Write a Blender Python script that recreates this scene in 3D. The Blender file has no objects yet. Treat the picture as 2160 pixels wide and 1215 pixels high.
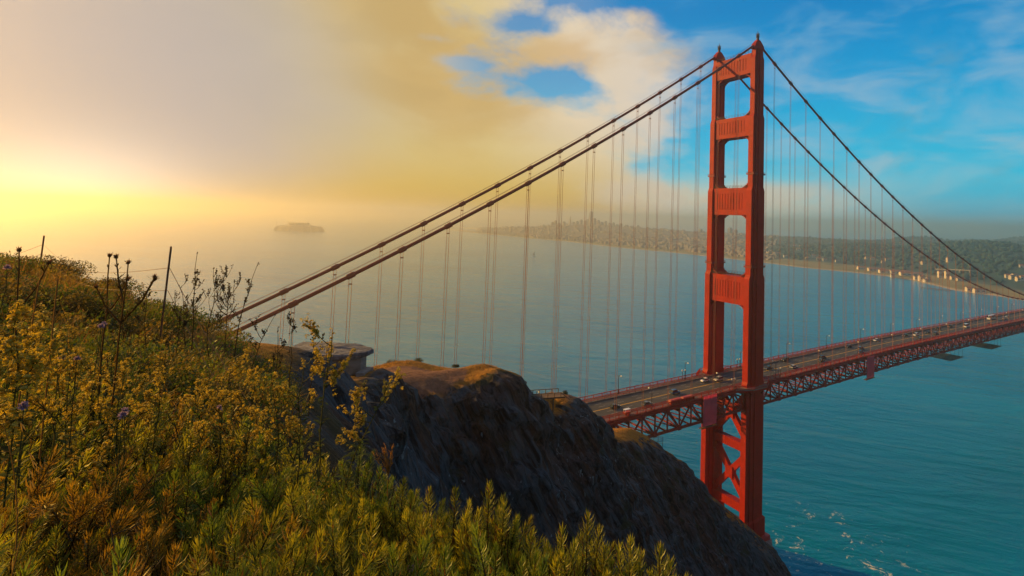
import bpy, math, random
import numpy as np
from mathutils import Vector, Matrix, noise as mnoise

SC = bpy.context.scene
COL = SC.collection
RNG = np.random.default_rng(11)
random.seed(5)

# ------------------------------------------------------------------ camera
CAM = np.array([-232.3506, -193.7735, 181.7484])
CR = np.array([0.80849605, -0.58771745, 0.03037016])
CU = np.array([-0.05627907, -0.02584497, 0.99808051])
CF = np.array([0.58580441, 0.80865335, 0.05397175])
FPX, PCX, PCY = 1107.94, 1080 + 190.133, 607.5 - 209.04
cam_data = bpy.data.cameras.new('camera')
cam = bpy.data.objects.new('camera', cam_data)
COL.objects.link(cam)
M = Matrix.Identity(4)
for i in range(3):
    M[i][0], M[i][1], M[i][2], M[i][3] = CR[i], CU[i], -CF[i], CAM[i]
cam.matrix_world = M
cam_data.sensor_width = 36.0
cam_data.lens = 36.0 * FPX / 2160
cam_data.shift_x = -190.133 / 2160
cam_data.shift_y = -209.04 / 2160
cam_data.clip_start = 0.05
cam_data.clip_end = 80000
SC.camera = cam
H0 = 181.7484
FW = np.array([0.58665949, 0.80983371])      # horizontal forward
RT = np.array([0.80983371, -0.58665949])     # horizontal right


def wxy(fw, rt):
    return CAM[0] + FW[0] * fw + RT[0] * rt, CAM[1] + FW[1] * fw + RT[1] * rt


def ray(u, v):
    d = CF + CR * (u - PCX) / FPX - CU * (v - PCY) / FPX
    return d / np.linalg.norm(d)


def at_z(u, v, z):
    d = ray(u, v)
    return CAM + d * (z - CAM[2]) / d[2]


def at_y(u, v, y):
    d = ray(u, v)
    return CAM + d * (y - CAM[1]) / d[1]


def at_f(u, v, fw):
    d = ray(u, v)
    return CAM + d * fw / (d[0] * FW[0] + d[1] * FW[1])


# ------------------------------------------------------------------ light, sky, exposure
SUN_AZ = math.radians(124.0)     # from +x towards +y
SUN_EL = math.radians(19.0)
SUN_DIR = Vector((math.cos(SUN_AZ) * math.cos(SUN_EL), math.sin(SUN_AZ) * math.cos(SUN_EL), math.sin(SUN_EL)))
sd = bpy.data.lights.new('sun', 'SUN')
sd.energy = 4.4
sd.angle = math.radians(0.6)
sd.color = (1.0, 0.55, 0.12)
sun = bpy.data.objects.new('sun', sd)
COL.objects.link(sun)
sun.rotation_euler = SUN_DIR.to_track_quat('Z', 'Y').to_euler()
SC.view_settings.view_transform = 'Standard'
SC.view_settings.look = 'None'
SC.view_settings.exposure = 0.34
SC.view_settings.gamma = 1.0
SC.cycles.use_denoising = True
SC.cycles.max_bounces = 8
SC.cycles.diffuse_bounces = 2
SC.cycles.glossy_bounces = 3
SC.cycles.transmission_bounces = 3
SC.cycles.transparent_max_bounces = 8
SC.cycles.volume_bounces = 4
SC.cycles.caustics_reflective = False
SC.cycles.caustics_refractive = False
SC.cycles.sample_clamp_indirect = 4.0


def lin(r, g, b):
    def f(c):
        c /= 255.0
        return c / 12.92 if c <= 0.04045 else ((c + 0.055) / 1.055) ** 2.4
    return (f(r), f(g), f(b), 1.0)


class G:
    """small helper around a node tree"""
    def __init__(self, tree):
        self.t = tree
        self.n = tree.nodes
        self.l = tree.links

    def new(self, typ, **kw):
        n = self.n.new(typ)
        for k, v in kw.items():
            setattr(n, k, v)
        return n

    def put(self, sock, v):
        if isinstance(v, bpy.types.NodeSocket):
            self.l.new(v, sock)
        else:
            sock.default_value = v

    def math(self, op, a, b=None, c=None, clamp=False):
        n = self.new('ShaderNodeMath', operation=op)
        n.use_clamp = clamp
        self.put(n.inputs[0], a)
        if b is not None:
            self.put(n.inputs[1], b)
        if c is not None:
            self.put(n.inputs[2], c)
        return n.outputs[0]

    def vmath(self, op, a, b=None):
        n = self.new('ShaderNodeVectorMath', operation=op)
        self.put(n.inputs[0], a)
        if b is not None:
            self.put(n.inputs[1], b)
        return n.outputs['Value'] if op in ('DOT_PRODUCT', 'LENGTH', 'DISTANCE') else n.outputs[0]

    def rng(self, v, a, b, c=0.0, d=1.0, smooth=True):
        n = self.new('ShaderNodeMapRange')
        n.interpolation_type = 'SMOOTHSTEP' if smooth else 'LINEAR'
        self.put(n.inputs[0], v)
        for i, x in enumerate((a, b, c, d)):
            self.put(n.inputs[1 + i], x)
        return n.outputs[0]

    def mix(self, f, a, b, blend='MIX'):
        n = self.new('ShaderNodeMix', data_type='RGBA', blend_type=blend)
        self.put(n.inputs[0], f)
        self.put(n.inputs[6], a)
        self.put(n.inputs[7], b)
        return n.outputs[2]

    def ramp(self, f, stops, ease=False):
        n = self.new('ShaderNodeValToRGB')
        if ease:
            n.color_ramp.interpolation = 'EASE'
        e = n.color_ramp.elements
        while len(e) < len(stops):
            e.new(0.5)
        for el, (p, c) in zip(e, stops):
            el.position = p
            el.color = c
        self.put(n.inputs[0], f)
        return n.outputs[0]

    def noise(self, vec, scale, detail=4.0, rough=0.55, dist=0.0, dim='3D'):
        n = self.new('ShaderNodeTexNoise', noise_dimensions=dim)
        if vec is not None:
            self.put(n.inputs['Vector'], vec)
        n.inputs['Scale'].default_value = scale
        n.inputs['Detail'].default_value = detail
        n.inputs['Roughness'].default_value = rough
        n.inputs['Distortion'].default_value = dist
        return n.outputs[0]

    def comb(self, x, y, z):
        n = self.new('ShaderNodeCombineXYZ')
        for i, v in enumerate((x, y, z)):
            self.put(n.inputs[i], v)
        return n.outputs[0]

    def sep(self, v):
        n = self.new('ShaderNodeSeparateXYZ')
        self.put(n.inputs[0], v)
        return n.outputs


world = bpy.data.worlds.new('World')
SC.world = world
world.use_nodes = True
g = G(world.node_tree)
for n in list(g.n):
    g.n.remove(n)
out = g.new('ShaderNodeOutputWorld')
bg = g.new('ShaderNodeBackground')
g.l.new(bg.outputs[0], out.inputs[0])
tc = g.new('ShaderNodeTexCoord')
D = tc.outputs['Generated']
dx, dy, dz = g.sep(D)
el = g.math('MULTIPLY', g.math('ARCSINE', dz), 180 / math.pi)                # elevation in degrees
hl = g.math('SQRT', g.math('MAXIMUM', g.math('SUBTRACT', 1.0, g.math('MULTIPLY', dz, dz)), 1e-6))
GAZ = math.radians(99.0)         # middle of the bright veil of cloud
GEL = math.radians(7.0)
sh = (math.cos(GAZ), math.sin(GAZ), 0.0)
cosaz = g.math('DIVIDE', g.vmath('DOT_PRODUCT', D, sh), hl)
daz = g.math('MULTIPLY', g.math('ARCCOSINE', g.math('MINIMUM', g.math('MAXIMUM', cosaz, -1.0), 1.0)), 180 / math.pi)
ss = g.vmath('DOT_PRODUCT', D, (math.cos(GAZ) * math.cos(GEL), math.sin(GAZ) * math.cos(GEL), math.sin(GEL)))
sang = g.math('MULTIPLY', g.math('ARCCOSINE', g.math('MINIMUM', g.math('MAXIMUM', ss, -1.0), 1.0)), 180 / math.pi)
# cloud coordinates: azimuth and elevation, stretched along the horizon
cp = g.comb(g.math('DIVIDE', daz, 13.0), g.math('DIVIDE', g.math('POWER', g.math('MAXIMUM', el, 0.0), 0.85), 4.4), g.math('MULTIPLY', dx, 0.6))
n1 = g.noise(cp, 0.55, 7.0, 0.56, 0.35)
n2 = g.noise(g.vmath('ADD', cp, (7.3, 2.1, 0.0)), 1.3, 7.0, 0.58, 0.3)
n3 = g.noise(g.vmath('ADD', cp, (3.3, 9.1, 0.0)), 0.66, 5.0, 0.5, 0.4)
n4 = g.noise(g.vmath('ADD', cp, (1.3, 4.1, 2.0)), 2.6, 6.0, 0.6, 0.3)
# clear sky: atmosphere model + deep saturated blue away from the sun
sky = g.new('ShaderNodeTexSky', sky_type='NISHITA')
sky.sun_disc = False
sky.sun_elevation = SUN_EL
sky.sun_rotation = math.pi / 2 - SUN_AZ
sky.altitude = 100.0
sky.ozone_density = 2.0
nish = g.mix(1.0, sky.outputs[0], (0.004, 0.007, 0.010, 1.0), 'MULTIPLY')
elf = g.math('DIVIDE', g.math('MAXIMUM', el, 0.0), 60.0, clamp=True)
blue = g.ramp(elf, [(0.0, lin(56, 168, 200)), (0.03, lin(44, 178, 210)), (0.075, lin(32, 188, 218)), (0.15, lin(14, 174, 214)),
                    (0.25, lin(4, 150, 204)), (0.36, lin(2, 128, 190)), (1.0, lin(4, 84, 150))])
gold = g.ramp(elf, [(0.0, lin(206, 158, 30)), (0.045, lin(212, 174, 66)), (0.12, lin(214, 190, 118)), (0.25, lin(204, 188, 158)),
                    (0.4, lin(184, 174, 160)), (1.0, lin(120, 128, 140))])
warmlow = g.math('MULTIPLY', g.rng(daz, 82.0, 58.0), g.rng(el, 6.0, 1.5))
clear = g.mix(g.rng(daz, 52.0, 24.0), blue, gold)
clear = g.mix(g.math('MULTIPLY', g.rng(daz, 22.0, 36.0), g.rng(el, 8.0, 13.0)), clear, blue)
clear = g.mix(g.math('MULTIPLY', warmlow, 0.85), clear, lin(224, 214, 178))
clear = g.mix(1.0, clear, nish, 'ADD')
# clouds: a closed deck towards the sun, breaking up away from it
cover = g.math('ADD', g.math('ADD', g.math('MULTIPLY', n1, 0.50), g.math('MULTIPLY', n2, 0.34)), g.math('MULTIPLY', n4, 0.16))
bias = g.math('ADD', g.rng(daz, 40.0, 10.0, 0.0, 0.24), g.rng(daz, 47.0, 58.0, 0.045, -0.085))
bias = g.math('ADD', bias, g.math('MULTIPLY', g.rng(daz, 49.0, 38.0, 0.0, 0.32), g.rng(el, 13.0, 6.0)))
for hd, he, hw_, hh, amt in ((39.5, 14.2, 3.2, 1.0, 0.13), (29.5, 15.6, 1.6, 0.5, 0.12), (35.0, 20.0, 3.4, 0.8, 0.12), (25.5, 17.6, 2.0, 0.4, 0.10), (53.0, 21.0, 3.0, 2.0, 0.10)):
    rx = g.math('DIVIDE', g.math('SUBTRACT', daz, hd), hw_)
    ry = g.math('DIVIDE', g.math('SUBTRACT', el, he), hh)
    rr = g.math('ADD', g.math('MULTIPLY', rx, rx), g.math('MULTIPLY', ry, ry))
    bias = g.math('SUBTRACT', bias, g.math('MULTIPLY', g.math('EXPONENT', g.math('MULTIPLY', rr, -0.5)), amt))
bias = g.math('SUBTRACT', bias, g.math('MULTIPLY', g.rng(daz, 34.0, 46.0, 0.0, 0.3), g.rng(el, 20.5, 25.0)))
dens = g.rng(g.math('ADD', cover, bias), 0.425, 0.585)
dens = g.math('MAXIMUM', dens, g.rng(daz, 48.0, 42.0, 0.0, 0.12))
cloudcol = g.ramp(g.math('DIVIDE', sang, 90.0), [(0.0, lin(176, 170, 168)), (0.13, lin(186, 176, 162)), (0.24, lin(208, 189, 142)), (0.36, lin(218, 196, 142)),
                                                  (0.46, lin(232, 212, 180)), (0.60, lin(222, 212, 200)), (0.72, lin(150, 184, 198)), (1.0, lin(120, 160, 180))])
shade = g.math('MULTIPLY', g.rng(n3, 0.44, 0.60), g.rng(el, 3.0, 7.0))
dark = g.mix(1.0, cloudcol, (0.86, 0.70, 0.48, 1.0), 'MULTIPLY')
cloudcol = g.mix(g.math('MULTIPLY', shade, g.rng(sang, 14.0, 26.0, 0.0, 0.75)), cloudcol, dark)
cloudcol = g.mix(g.math('MULTIPLY', g.rng(n2, 0.40, 0.62), 0.30), cloudcol, g.mix(1.0, cloudcol, (0.80, 0.82, 0.88, 1.0), 'MULTIPLY'))
lowgold = g.math('MULTIPLY', g.rng(el, 13.0, 0.0), g.rng(sang, 6.0, 22.0))
cloudcol = g.mix(g.math('MULTIPLY', g.math('MULTIPLY', lowgold, 0.95), g.rng(daz, 56.0, 40.0)), cloudcol, gold)
op = g.math('MULTIPLY', dens, g.rng(daz, 50.0, 60.0, 1.0, 0.6))
skyc = g.mix(op, clear, cloudcol)
# thin wisps over the blue
n5 = g.noise(g.comb(g.math('DIVIDE', daz, 9.0), g.math('DIVIDE', el, 3.6), 5.5), 0.9, 6.0, 0.55, 0.5)
wisp = g.math('MULTIPLY', g.rng(n5, 0.42, 0.74), g.rng(daz, 44.0, 54.0))
skyc = g.mix(g.math('MULTIPLY', wisp, 0.62), skyc, g.ramp(g.math('DIVIDE', el, 25.0), [(0.0, lin(176, 198, 196)), (0.4, lin(172, 190, 204)), (1.0, lin(110, 172, 206))]))
band = g.math('MULTIPLY', g.math('MULTIPLY', g.rng(el, 4.6, 3.4), g.rng(el, 0.4, 2.2)), g.math('MULTIPLY', g.math('MULTIPLY', g.rng(n4, 0.36, 0.56), g.rng(daz, 40.0, 48.0)), g.rng(daz, 76.0, 60.0)))
skyc = g.mix(g.math('MULTIPLY', band, 0.8), skyc, lin(212, 196, 172))
# bright veil where the sun stands behind the cloud
glow = g.math('POWER', g.math('MAXIMUM', g.math('SUBTRACT', 1.0, g.math('DIVIDE', g.math('ADD', sang, g.math('MULTIPLY', g.math('SUBTRACT', n3, 0.5), 14.0)), 26.0)), 0.0), 1.5)
glow = g.math('MULTIPLY', glow, g.math('MAXIMUM', g.rng(el, 0.0, 4.0, 0.3, 1.0), g.rng(daz, 8.0, 4.0)))
skyc = g.mix(g.math('MULTIPLY', glow, 1.5, clamp=True), skyc, lin(178, 172, 170))
# white hot patch low under the veil
cx_ = g.math('DIVIDE', daz, 6.5)
cy_ = g.math('DIVIDE', g.math('ADD', el, 1.0), 4.6)
core = g.math('EXPONENT', g.math('MULTIPLY', g.math('ADD', g.math('MULTIPLY', cx_, cx_), g.math('MULTIPLY', cy_, cy_)), -1.0))
skyc = g.mix(core, skyc, (1.05, 1.0, 0.92, 1.0))
# grey overcast added to the unseen sky overhead and behind, as neutral fill light
grey = g.math('MAXIMUM', g.math('MULTIPLY', g.rng(el, 50.0, 70.0), 0.7), g.rng(daz, 92.0, 112.0))
skyc = g.mix(g.math('MULTIPLY', grey, 0.85), skyc, lin(126, 118, 118))
below = g.rng(el, 0.0, -3.0)
skyc = g.mix(below, skyc, g.mix(1.0, skyc, (0.35, 0.4, 0.4, 1.0), 'MULTIPLY'))
g.l.new(skyc, bg.inputs[0])
bg.inputs[1].default_value = 0.80

# ------------------------------------------------------------------ object helpers


def tag(o, label=None, cat=None, group=None, kind=None):
    if label:
        o['label'] = label
    if cat:
        o['category'] = cat
    if group:
        o['group'] = group
    if kind:
        o['kind'] = kind
    return o


def empty(name, loc=(0, 0, 0), rz=0.0):
    o = bpy.data.objects.new(name, None)
    o.empty_display_size = 0.5
    o.location = loc
    o.rotation_euler = (0, 0, rz)
    COL.objects.link(o)
    return o


def link(name, me, mats, parent=None):
    if not isinstance(mats, (list, tuple)):
        mats = [mats]
    for m in mats:
        me.materials.append(m)
    o = bpy.data.objects.new(name, me)
    COL.objects.link(o)
    if parent is not None:
        o.parent = parent
    return o


class MB:
    """collects boxes, beams, tubes and prisms into one mesh"""
    def __init__(self):
        self.v, self.f, self.m = [], [], []

    def add(self, vs, fs, mi=0):
        b = len(self.v)
        self.v.extend([tuple(map(float, p)) for p in vs])
        self.f.extend([tuple(i + b for i in f) for f in fs])
        self.m.extend([mi] * len(fs))

    def box(self, x0, x1, y0, y1, z0, z1, mi=0):
        self.add([(x0, y0, z0), (x1, y0, z0), (x1, y1, z0), (x0, y1, z0), (x0, y0, z1), (x1, y0, z1), (x1, y1, z1), (x0, y1, z1)],
                 [(3, 2, 1, 0), (4, 5, 6, 7), (0, 1, 5, 4), (1, 2, 6, 5), (2, 3, 7, 6), (3, 0, 4, 7)], mi)

    def beam(self, p0, p1, w, h, mi=0, up=(0, 0, 1)):
        p0, p1 = np.array(p0, float), np.array(p1, float)
        d = p1 - p0
        d /= max(np.linalg.norm(d), 1e-9)
        up = np.array(up, float)
        if abs(d @ up) > 0.98:
            up = np.array((1.0, 0, 0)) if abs(d[0]) < 0.9 else np.array((0, 1.0, 0))
        s = np.cross(d, up)
        s /= np.linalg.norm(s)
        t = np.cross(s, d)
        a, b = s * w / 2, t * h / 2
        vs = [p0 - a - b, p0 + a - b, p0 + a + b, p0 - a + b, p1 - a - b, p1 + a - b, p1 + a + b, p1 - a + b]
        self.add(vs, [(3, 2, 1, 0), (4, 5, 6, 7), (0, 1, 5, 4), (1, 2, 6, 5), (2, 3, 7, 6), (3, 0, 4, 7)], mi)

    def tube(self, pts, r, n=8, mi=0, caps=True):
        pts = [np.array(p, float) for p in pts]
        rs = r if isinstance(r, (list, tuple, np.ndarray)) else [r] * len(pts)
        vs, fs = [], []
        ref = None
        for i, p in enumerate(pts):
            d = pts[min(i + 1, len(pts) - 1)] - pts[max(i - 1, 0)]
            d /= max(np.linalg.norm(d), 1e-9)
            if ref is None:
                ref = np.array((0, 0, 1.0)) if abs(d[2]) < 0.9 else np.array((1.0, 0, 0))
            s = np.cross(d, ref)
            s /= max(np.linalg.norm(s), 1e-9)
            t = np.cross(s, d)
            ref = t
            for k in range(n):
                a = 2 * math.pi * k / n
                vs.append(p + rs[i] * (math.cos(a) * s + math.sin(a) * t))
        for i in range(len(pts) - 1):
            for k in range(n):
                k2 = (k + 1) % n
                fs.append((i * n + k, i * n + k2, (i + 1) * n + k2, (i + 1) * n + k))
        if caps:
            fs.append(tuple(range(n - 1, -1, -1)))
            fs.append(tuple((len(pts) - 1) * n + k for k in range(n)))
        self.add(vs, fs, mi)

    def loft(self, rings, mi=0, caps=True):
        n = len(rings[0])
        vs = [p for r in rings for p in r]
        fs = []
        for i in range(len(rings) - 1):
            for k in range(n):
                k2 = (k + 1) % n
                fs.append((i * n + k, i * n + k2, (i + 1) * n + k2, (i + 1) * n + k))
        if caps:
            fs.append(tuple(range(n - 1, -1, -1)))
            fs.append(tuple((len(rings) - 1) * n + k for k in range(n)))
        self.add(vs, fs, mi)

    def mesh(self, name, smooth=False):
        me = bpy.data.meshes.new(name)
        me.from_pydata(self.v, [], self.f)
        if any(self.m):
            me.polygons.foreach_set('material_index', self.m)
        if smooth:
            me.polygons.foreach_set('use_smooth', [True] * len(self.f))
        me.update()
        return me

    def build(self, name, mats, parent=None, smooth=False):
        return link(name, self.mesh(name, smooth), mats, parent)


def np_mesh(name, verts, faces, attrs=None, smooth=False):
    """fast mesh from arrays; faces: (n,3) or (n,4)"""
    verts = np.ascontiguousarray(verts, dtype=np.float32)
    faces = np.ascontiguousarray(faces, dtype=np.int32)
    me = bpy.data.meshes.new(name)
    k = faces.shape[1]
    me.vertices.add(len(verts))
    me.vertices.foreach_set('co', verts.ravel())
    me.loops.add(faces.size)
    me.loops.foreach_set('vertex_index', faces.ravel())
    me.polygons.add(len(faces))
    me.polygons.foreach_set('loop_start', np.arange(0, faces.size, k, dtype=np.int32))
    me.polygons.foreach_set('loop_total', np.full(len(faces), k, dtype=np.int32))
    if smooth:
        me.polygons.foreach_set('use_smooth', np.ones(len(faces), dtype=bool))
    for nm, arr in (attrs or {}).items():
        a = me.attributes.new(nm, 'FLOAT', 'POINT')
        a.data.foreach_set('value', np.ascontiguousarray(arr, dtype=np.float32))
    me.update(calc_edges=True)
    me.validate()
    return me


# ------------------------------------------------------------------ materials


def mat(name, col, rough=0.6, metal=0.0, var=0.0, scale=1.0, bump=0.0, spec=0.5, dirt=None, dirtscale=0.2):
    m = bpy.data.materials.new(name)
    m.use_nodes = True
    q = G(m.node_tree)
    b = q.n['Principled BSDF']
    c = (col[0], col[1], col[2], 1.0)
    t = q.new('ShaderNodeTexCoord').outputs['Object']
    base = c
    if var:
        nz = q.noise(t, scale, 5.0, 0.6)
        lo = tuple(x * (1 - var) for x in c[:3]) + (1,)
        hi = tuple(min(1, x * (1 + var)) for x in c[:3]) + (1,)
        base = q.ramp(nz, [(0.3, lo), (0.7, hi)])
    if dirt:
        dn = q.rng(q.noise(t, dirtscale, 6.0, 0.65), 0.5, 0.72)
        base = q.mix(q.math('MULTIPLY', dn, 0.7), base, tuple(dirt) + (1.0,))
    q.put(b.inputs['Base Color'], base)
    b.inputs['Roughness'].default_value = rough
    b.inputs['Metallic'].default_value = metal
    b.inputs['Specular IOR Level'].default_value = spec
    if bump:
        bn = q.new('ShaderNodeBump')
        bn.inputs['Strength'].default_value = bump
        bn.inputs['Distance'].default_value = 0.1
        q.put(bn.inputs['Height'], q.noise(t, scale * 4, 4.0, 0.6))
        q.l.new(bn.outputs[0], b.inputs['Normal'])
    return m


MT = {}
MT['paint'] = mat('orange_bridge_paint', (0.37, 0.015, 0.002), 0.6, spec=0.2, var=0.14, scale=0.25, dirt=(0.25, 0.016, 0.004), dirtscale=0.12)
q = G(MT['paint'].node_tree)
tcp = q.new('ShaderNodeTexCoord').outputs['Object']
stk = q.noise(q.vmath('MULTIPLY', tcp, (1.0, 1.0, 0.035)), 1.1, 5.0, 0.7)
fade = q.noise(tcp, 0.06, 4.0, 0.6)
bs = q.n['Principled BSDF'].inputs['Base Color']
old = bs.links[0].from_socket
c_ = q.mix(q.math('MULTIPLY', q.rng(stk, 0.54, 0.72), 0.55), old, (0.20, 0.030, 0.012, 1))
c_ = q.mix(q.math('MULTIPLY', q.rng(fade, 0.5, 0.7), 0.5), c_, (0.33, 0.014, 0.003, 1))
q.l.new(c_, bs)
MT['paint_dark'] = mat('shaded_grimy_bridge_paint', (0.28, 0.015, 0.004), 0.6, var=0.3, scale=0.4, dirt=(0.12, 0.022, 0.012), dirtscale=0.3)  # bridge paint darkened to hold the shade inside the truss, with grime blotches
MT['cable'] = mat('cable_paint', (0.26, 0.045, 0.02), 0.55, var=0.15, scale=0.5)
MT['rope'] = mat('suspender_paint', (0.46, 0.17, 0.07), 0.45)
MT['asphalt'] = mat('asphalt', (0.055, 0.055, 0.06), 0.85, var=0.25, scale=0.15, dirt=(0.035, 0.035, 0.04), dirtscale=0.05)
MT['walk'] = mat('concrete_walk', (0.20, 0.17, 0.15), 0.85, var=0.2, scale=0.4)
MT['yellow'] = mat('yellow_line_paint', (0.62, 0.36, 0.04), 0.7)
MT['white'] = mat('white_line_paint', (0.38, 0.38, 0.38), 0.7)
MT['concrete'] = mat('weathered_concrete', (0.24, 0.22, 0.21), 0.9, var=0.3, scale=0.8, bump=0.4, dirt=(0.10, 0.09, 0.09), dirtscale=0.5)
MT['roofslab'] = mat('blotched_roof_concrete', (0.13, 0.13, 0.145), 0.95, var=0.7, scale=1.4, bump=0.6, dirt=(0.05, 0.06, 0.08), dirtscale=0.9)
MT['iron'] = mat('dark_iron', (0.05, 0.04, 0.04), 0.6)
MT['rust'] = mat('rusty_steel', (0.14, 0.06, 0.03), 0.8, var=0.4, scale=6.0)
MT['glass'] = mat('dark_glass', (0.015, 0.02, 0.025), 0.08)
MT['tyre'] = mat('tyre_rubber', (0.02, 0.02, 0.02), 0.8)
MT['lampglass'] = mat('lamp_glass', (0.75, 0.70, 0.58), 0.3)
MT['pink'] = mat('pink_sheeting', (0.86, 0.22, 0.30), 0.6, var=0.30, scale=0.3)
q = G(MT['pink'].node_tree)
tr = q.new('ShaderNodeBsdfTranslucent')
tr.inputs['Color'].default_value = (0.92, 0.22, 0.30, 1)
mx = q.new('ShaderNodeMixShader')
mx.inputs[0].default_value = 0.65
q.l.new(q.n['Principled BSDF'].outputs[0], mx.inputs[1])
q.l.new(tr.outputs[0], mx.inputs[2])
q.l.new(mx.outputs[0], q.n['Material Output'].inputs['Surface'])
MT['brickred'] = mat('red_sheeting', (0.42, 0.05, 0.035), 0.6, var=0.2, scale=0.8)
MT['wood'] = mat('weathered_wood', (0.16, 0.10, 0.06), 0.85, var=0.3, scale=3.0)
for nm, c in dict(car_white=(0.78, 0.78, 0.78), car_silver=(0.42, 0.43, 0.45), car_black=(0.015, 0.015, 0.018), car_grey=(0.12, 0.13, 0.14),
                  car_blue=(0.05, 0.12, 0.28), car_red=(0.30, 0.03, 0.02)).items():
    MT[nm] = mat(nm + '_paint', c, 0.25, 0.1)

# ------------------------------------------------------------------ haze
FAR = 26000.0
hb = MB()
hb.box(-FAR - 200, FAR + 200, -FAR - 200, FAR + 200, -13.0, 296.0)
hm = bpy.data.materials.new('haze_air')
hm.use_nodes = True
q = G(hm.node_tree)
for n in list(q.n):
    q.n.remove(n)
ho = q.new('ShaderNodeOutputMaterial')
pv = q.new('ShaderNodeVolumePrincipled')
pv.inputs['Color'].default_value = (1.0, 0.94, 0.77, 1)
pv.inputs['Density'].default_value = 0.0002
pv.inputs['Anisotropy'].default_value = 0.8
q.l.new(pv.outputs[0], ho.inputs['Volume'])
haze = hb.build('haze', hm)
tag(haze, kind='stuff')
haze.display_type = 'WIRE'

# ------------------------------------------------------------------ water
wm = bpy.data.materials.new('sea_water')
wm.use_nodes = True
q = G(wm.node_tree)
b = q.n['Principled BSDF']
P = q.new('ShaderNodeNewGeometry').outputs['Position']
px, py, pz = q.sep(P)
sw = q.comb(q.math('ADD', q.math('MULTIPLY', px, 0.80), q.math('MULTIPLY', py, 0.60)),
            q.math('MULTIPLY', q.math('SUBTRACT', q.math('MULTIPLY', py, 0.80), q.math('MULTIPLY', px, 0.60)), 0.30), 0.0)
h1 = q.noise(sw, 0.022, 4.0, 0.55, 0.6)
h2 = q.noise(sw, 0.11, 4.0, 0.6, 0.4)
h3 = q.noise(P, 0.45, 3.0, 0.6)
hsum = q.math('ADD', q.math('ADD', q.math('MULTIPLY', h1, 7.0), q.math('MULTIPLY', h2, 2.6)), q.math('MULTIPLY', h3, 0.55))
bp = q.new('ShaderNodeBump')
bp.inputs['Strength'].default_value = 0.6
bp.inputs['Distance'].default_value = 1.0
q.put(bp.inputs['Height'], hsum)
q.l.new(bp.outputs[0], b.inputs['Normal'])
big = q.noise(sw, 0.004, 4.0, 0.6, 0.5)
deep = q.ramp(big, [(0.35, (0.0, 0.165, 0.33, 1)), (0.65, (0.0, 0.225, 0.42, 1))])
# white water round the rocks under the near tower
fo = q.noise(P, 0.07, 6.0, 0.68, 1.2)
fo2 = q.noise(P, 0.35, 5.0, 0.7, 0.8)
fd = q.vmath('DISTANCE', P, (46.0, -30.0, 0.0))
fm = q.math('MULTIPLY', q.rng(q.math('ADD', q.math('MULTIPLY', fo, 0.65), q.math('MULTIPLY', fo2, 0.35)), 0.572, 0.638), q.rng(fd, 74.0, 20.0))
col = q.mix(fm, deep, (0.72, 0.70, 0.62, 1))
q.put(b.inputs['Base Color'], col)
q.put(b.inputs['Roughness'], q.math('ADD', 0.16, q.math('MULTIPLY', fm, 0.6)))
b.inputs['IOR'].default_value = 1.26
wb = MB()
wb.add([(-FAR, -FAR, 0), (FAR, -FAR, 0), (FAR, FAR, 0), (-FAR, FAR, 0)], [(0, 1, 2, 3)])
water = wb.build('water', wm)
tag(water, kind='structure')

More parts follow.
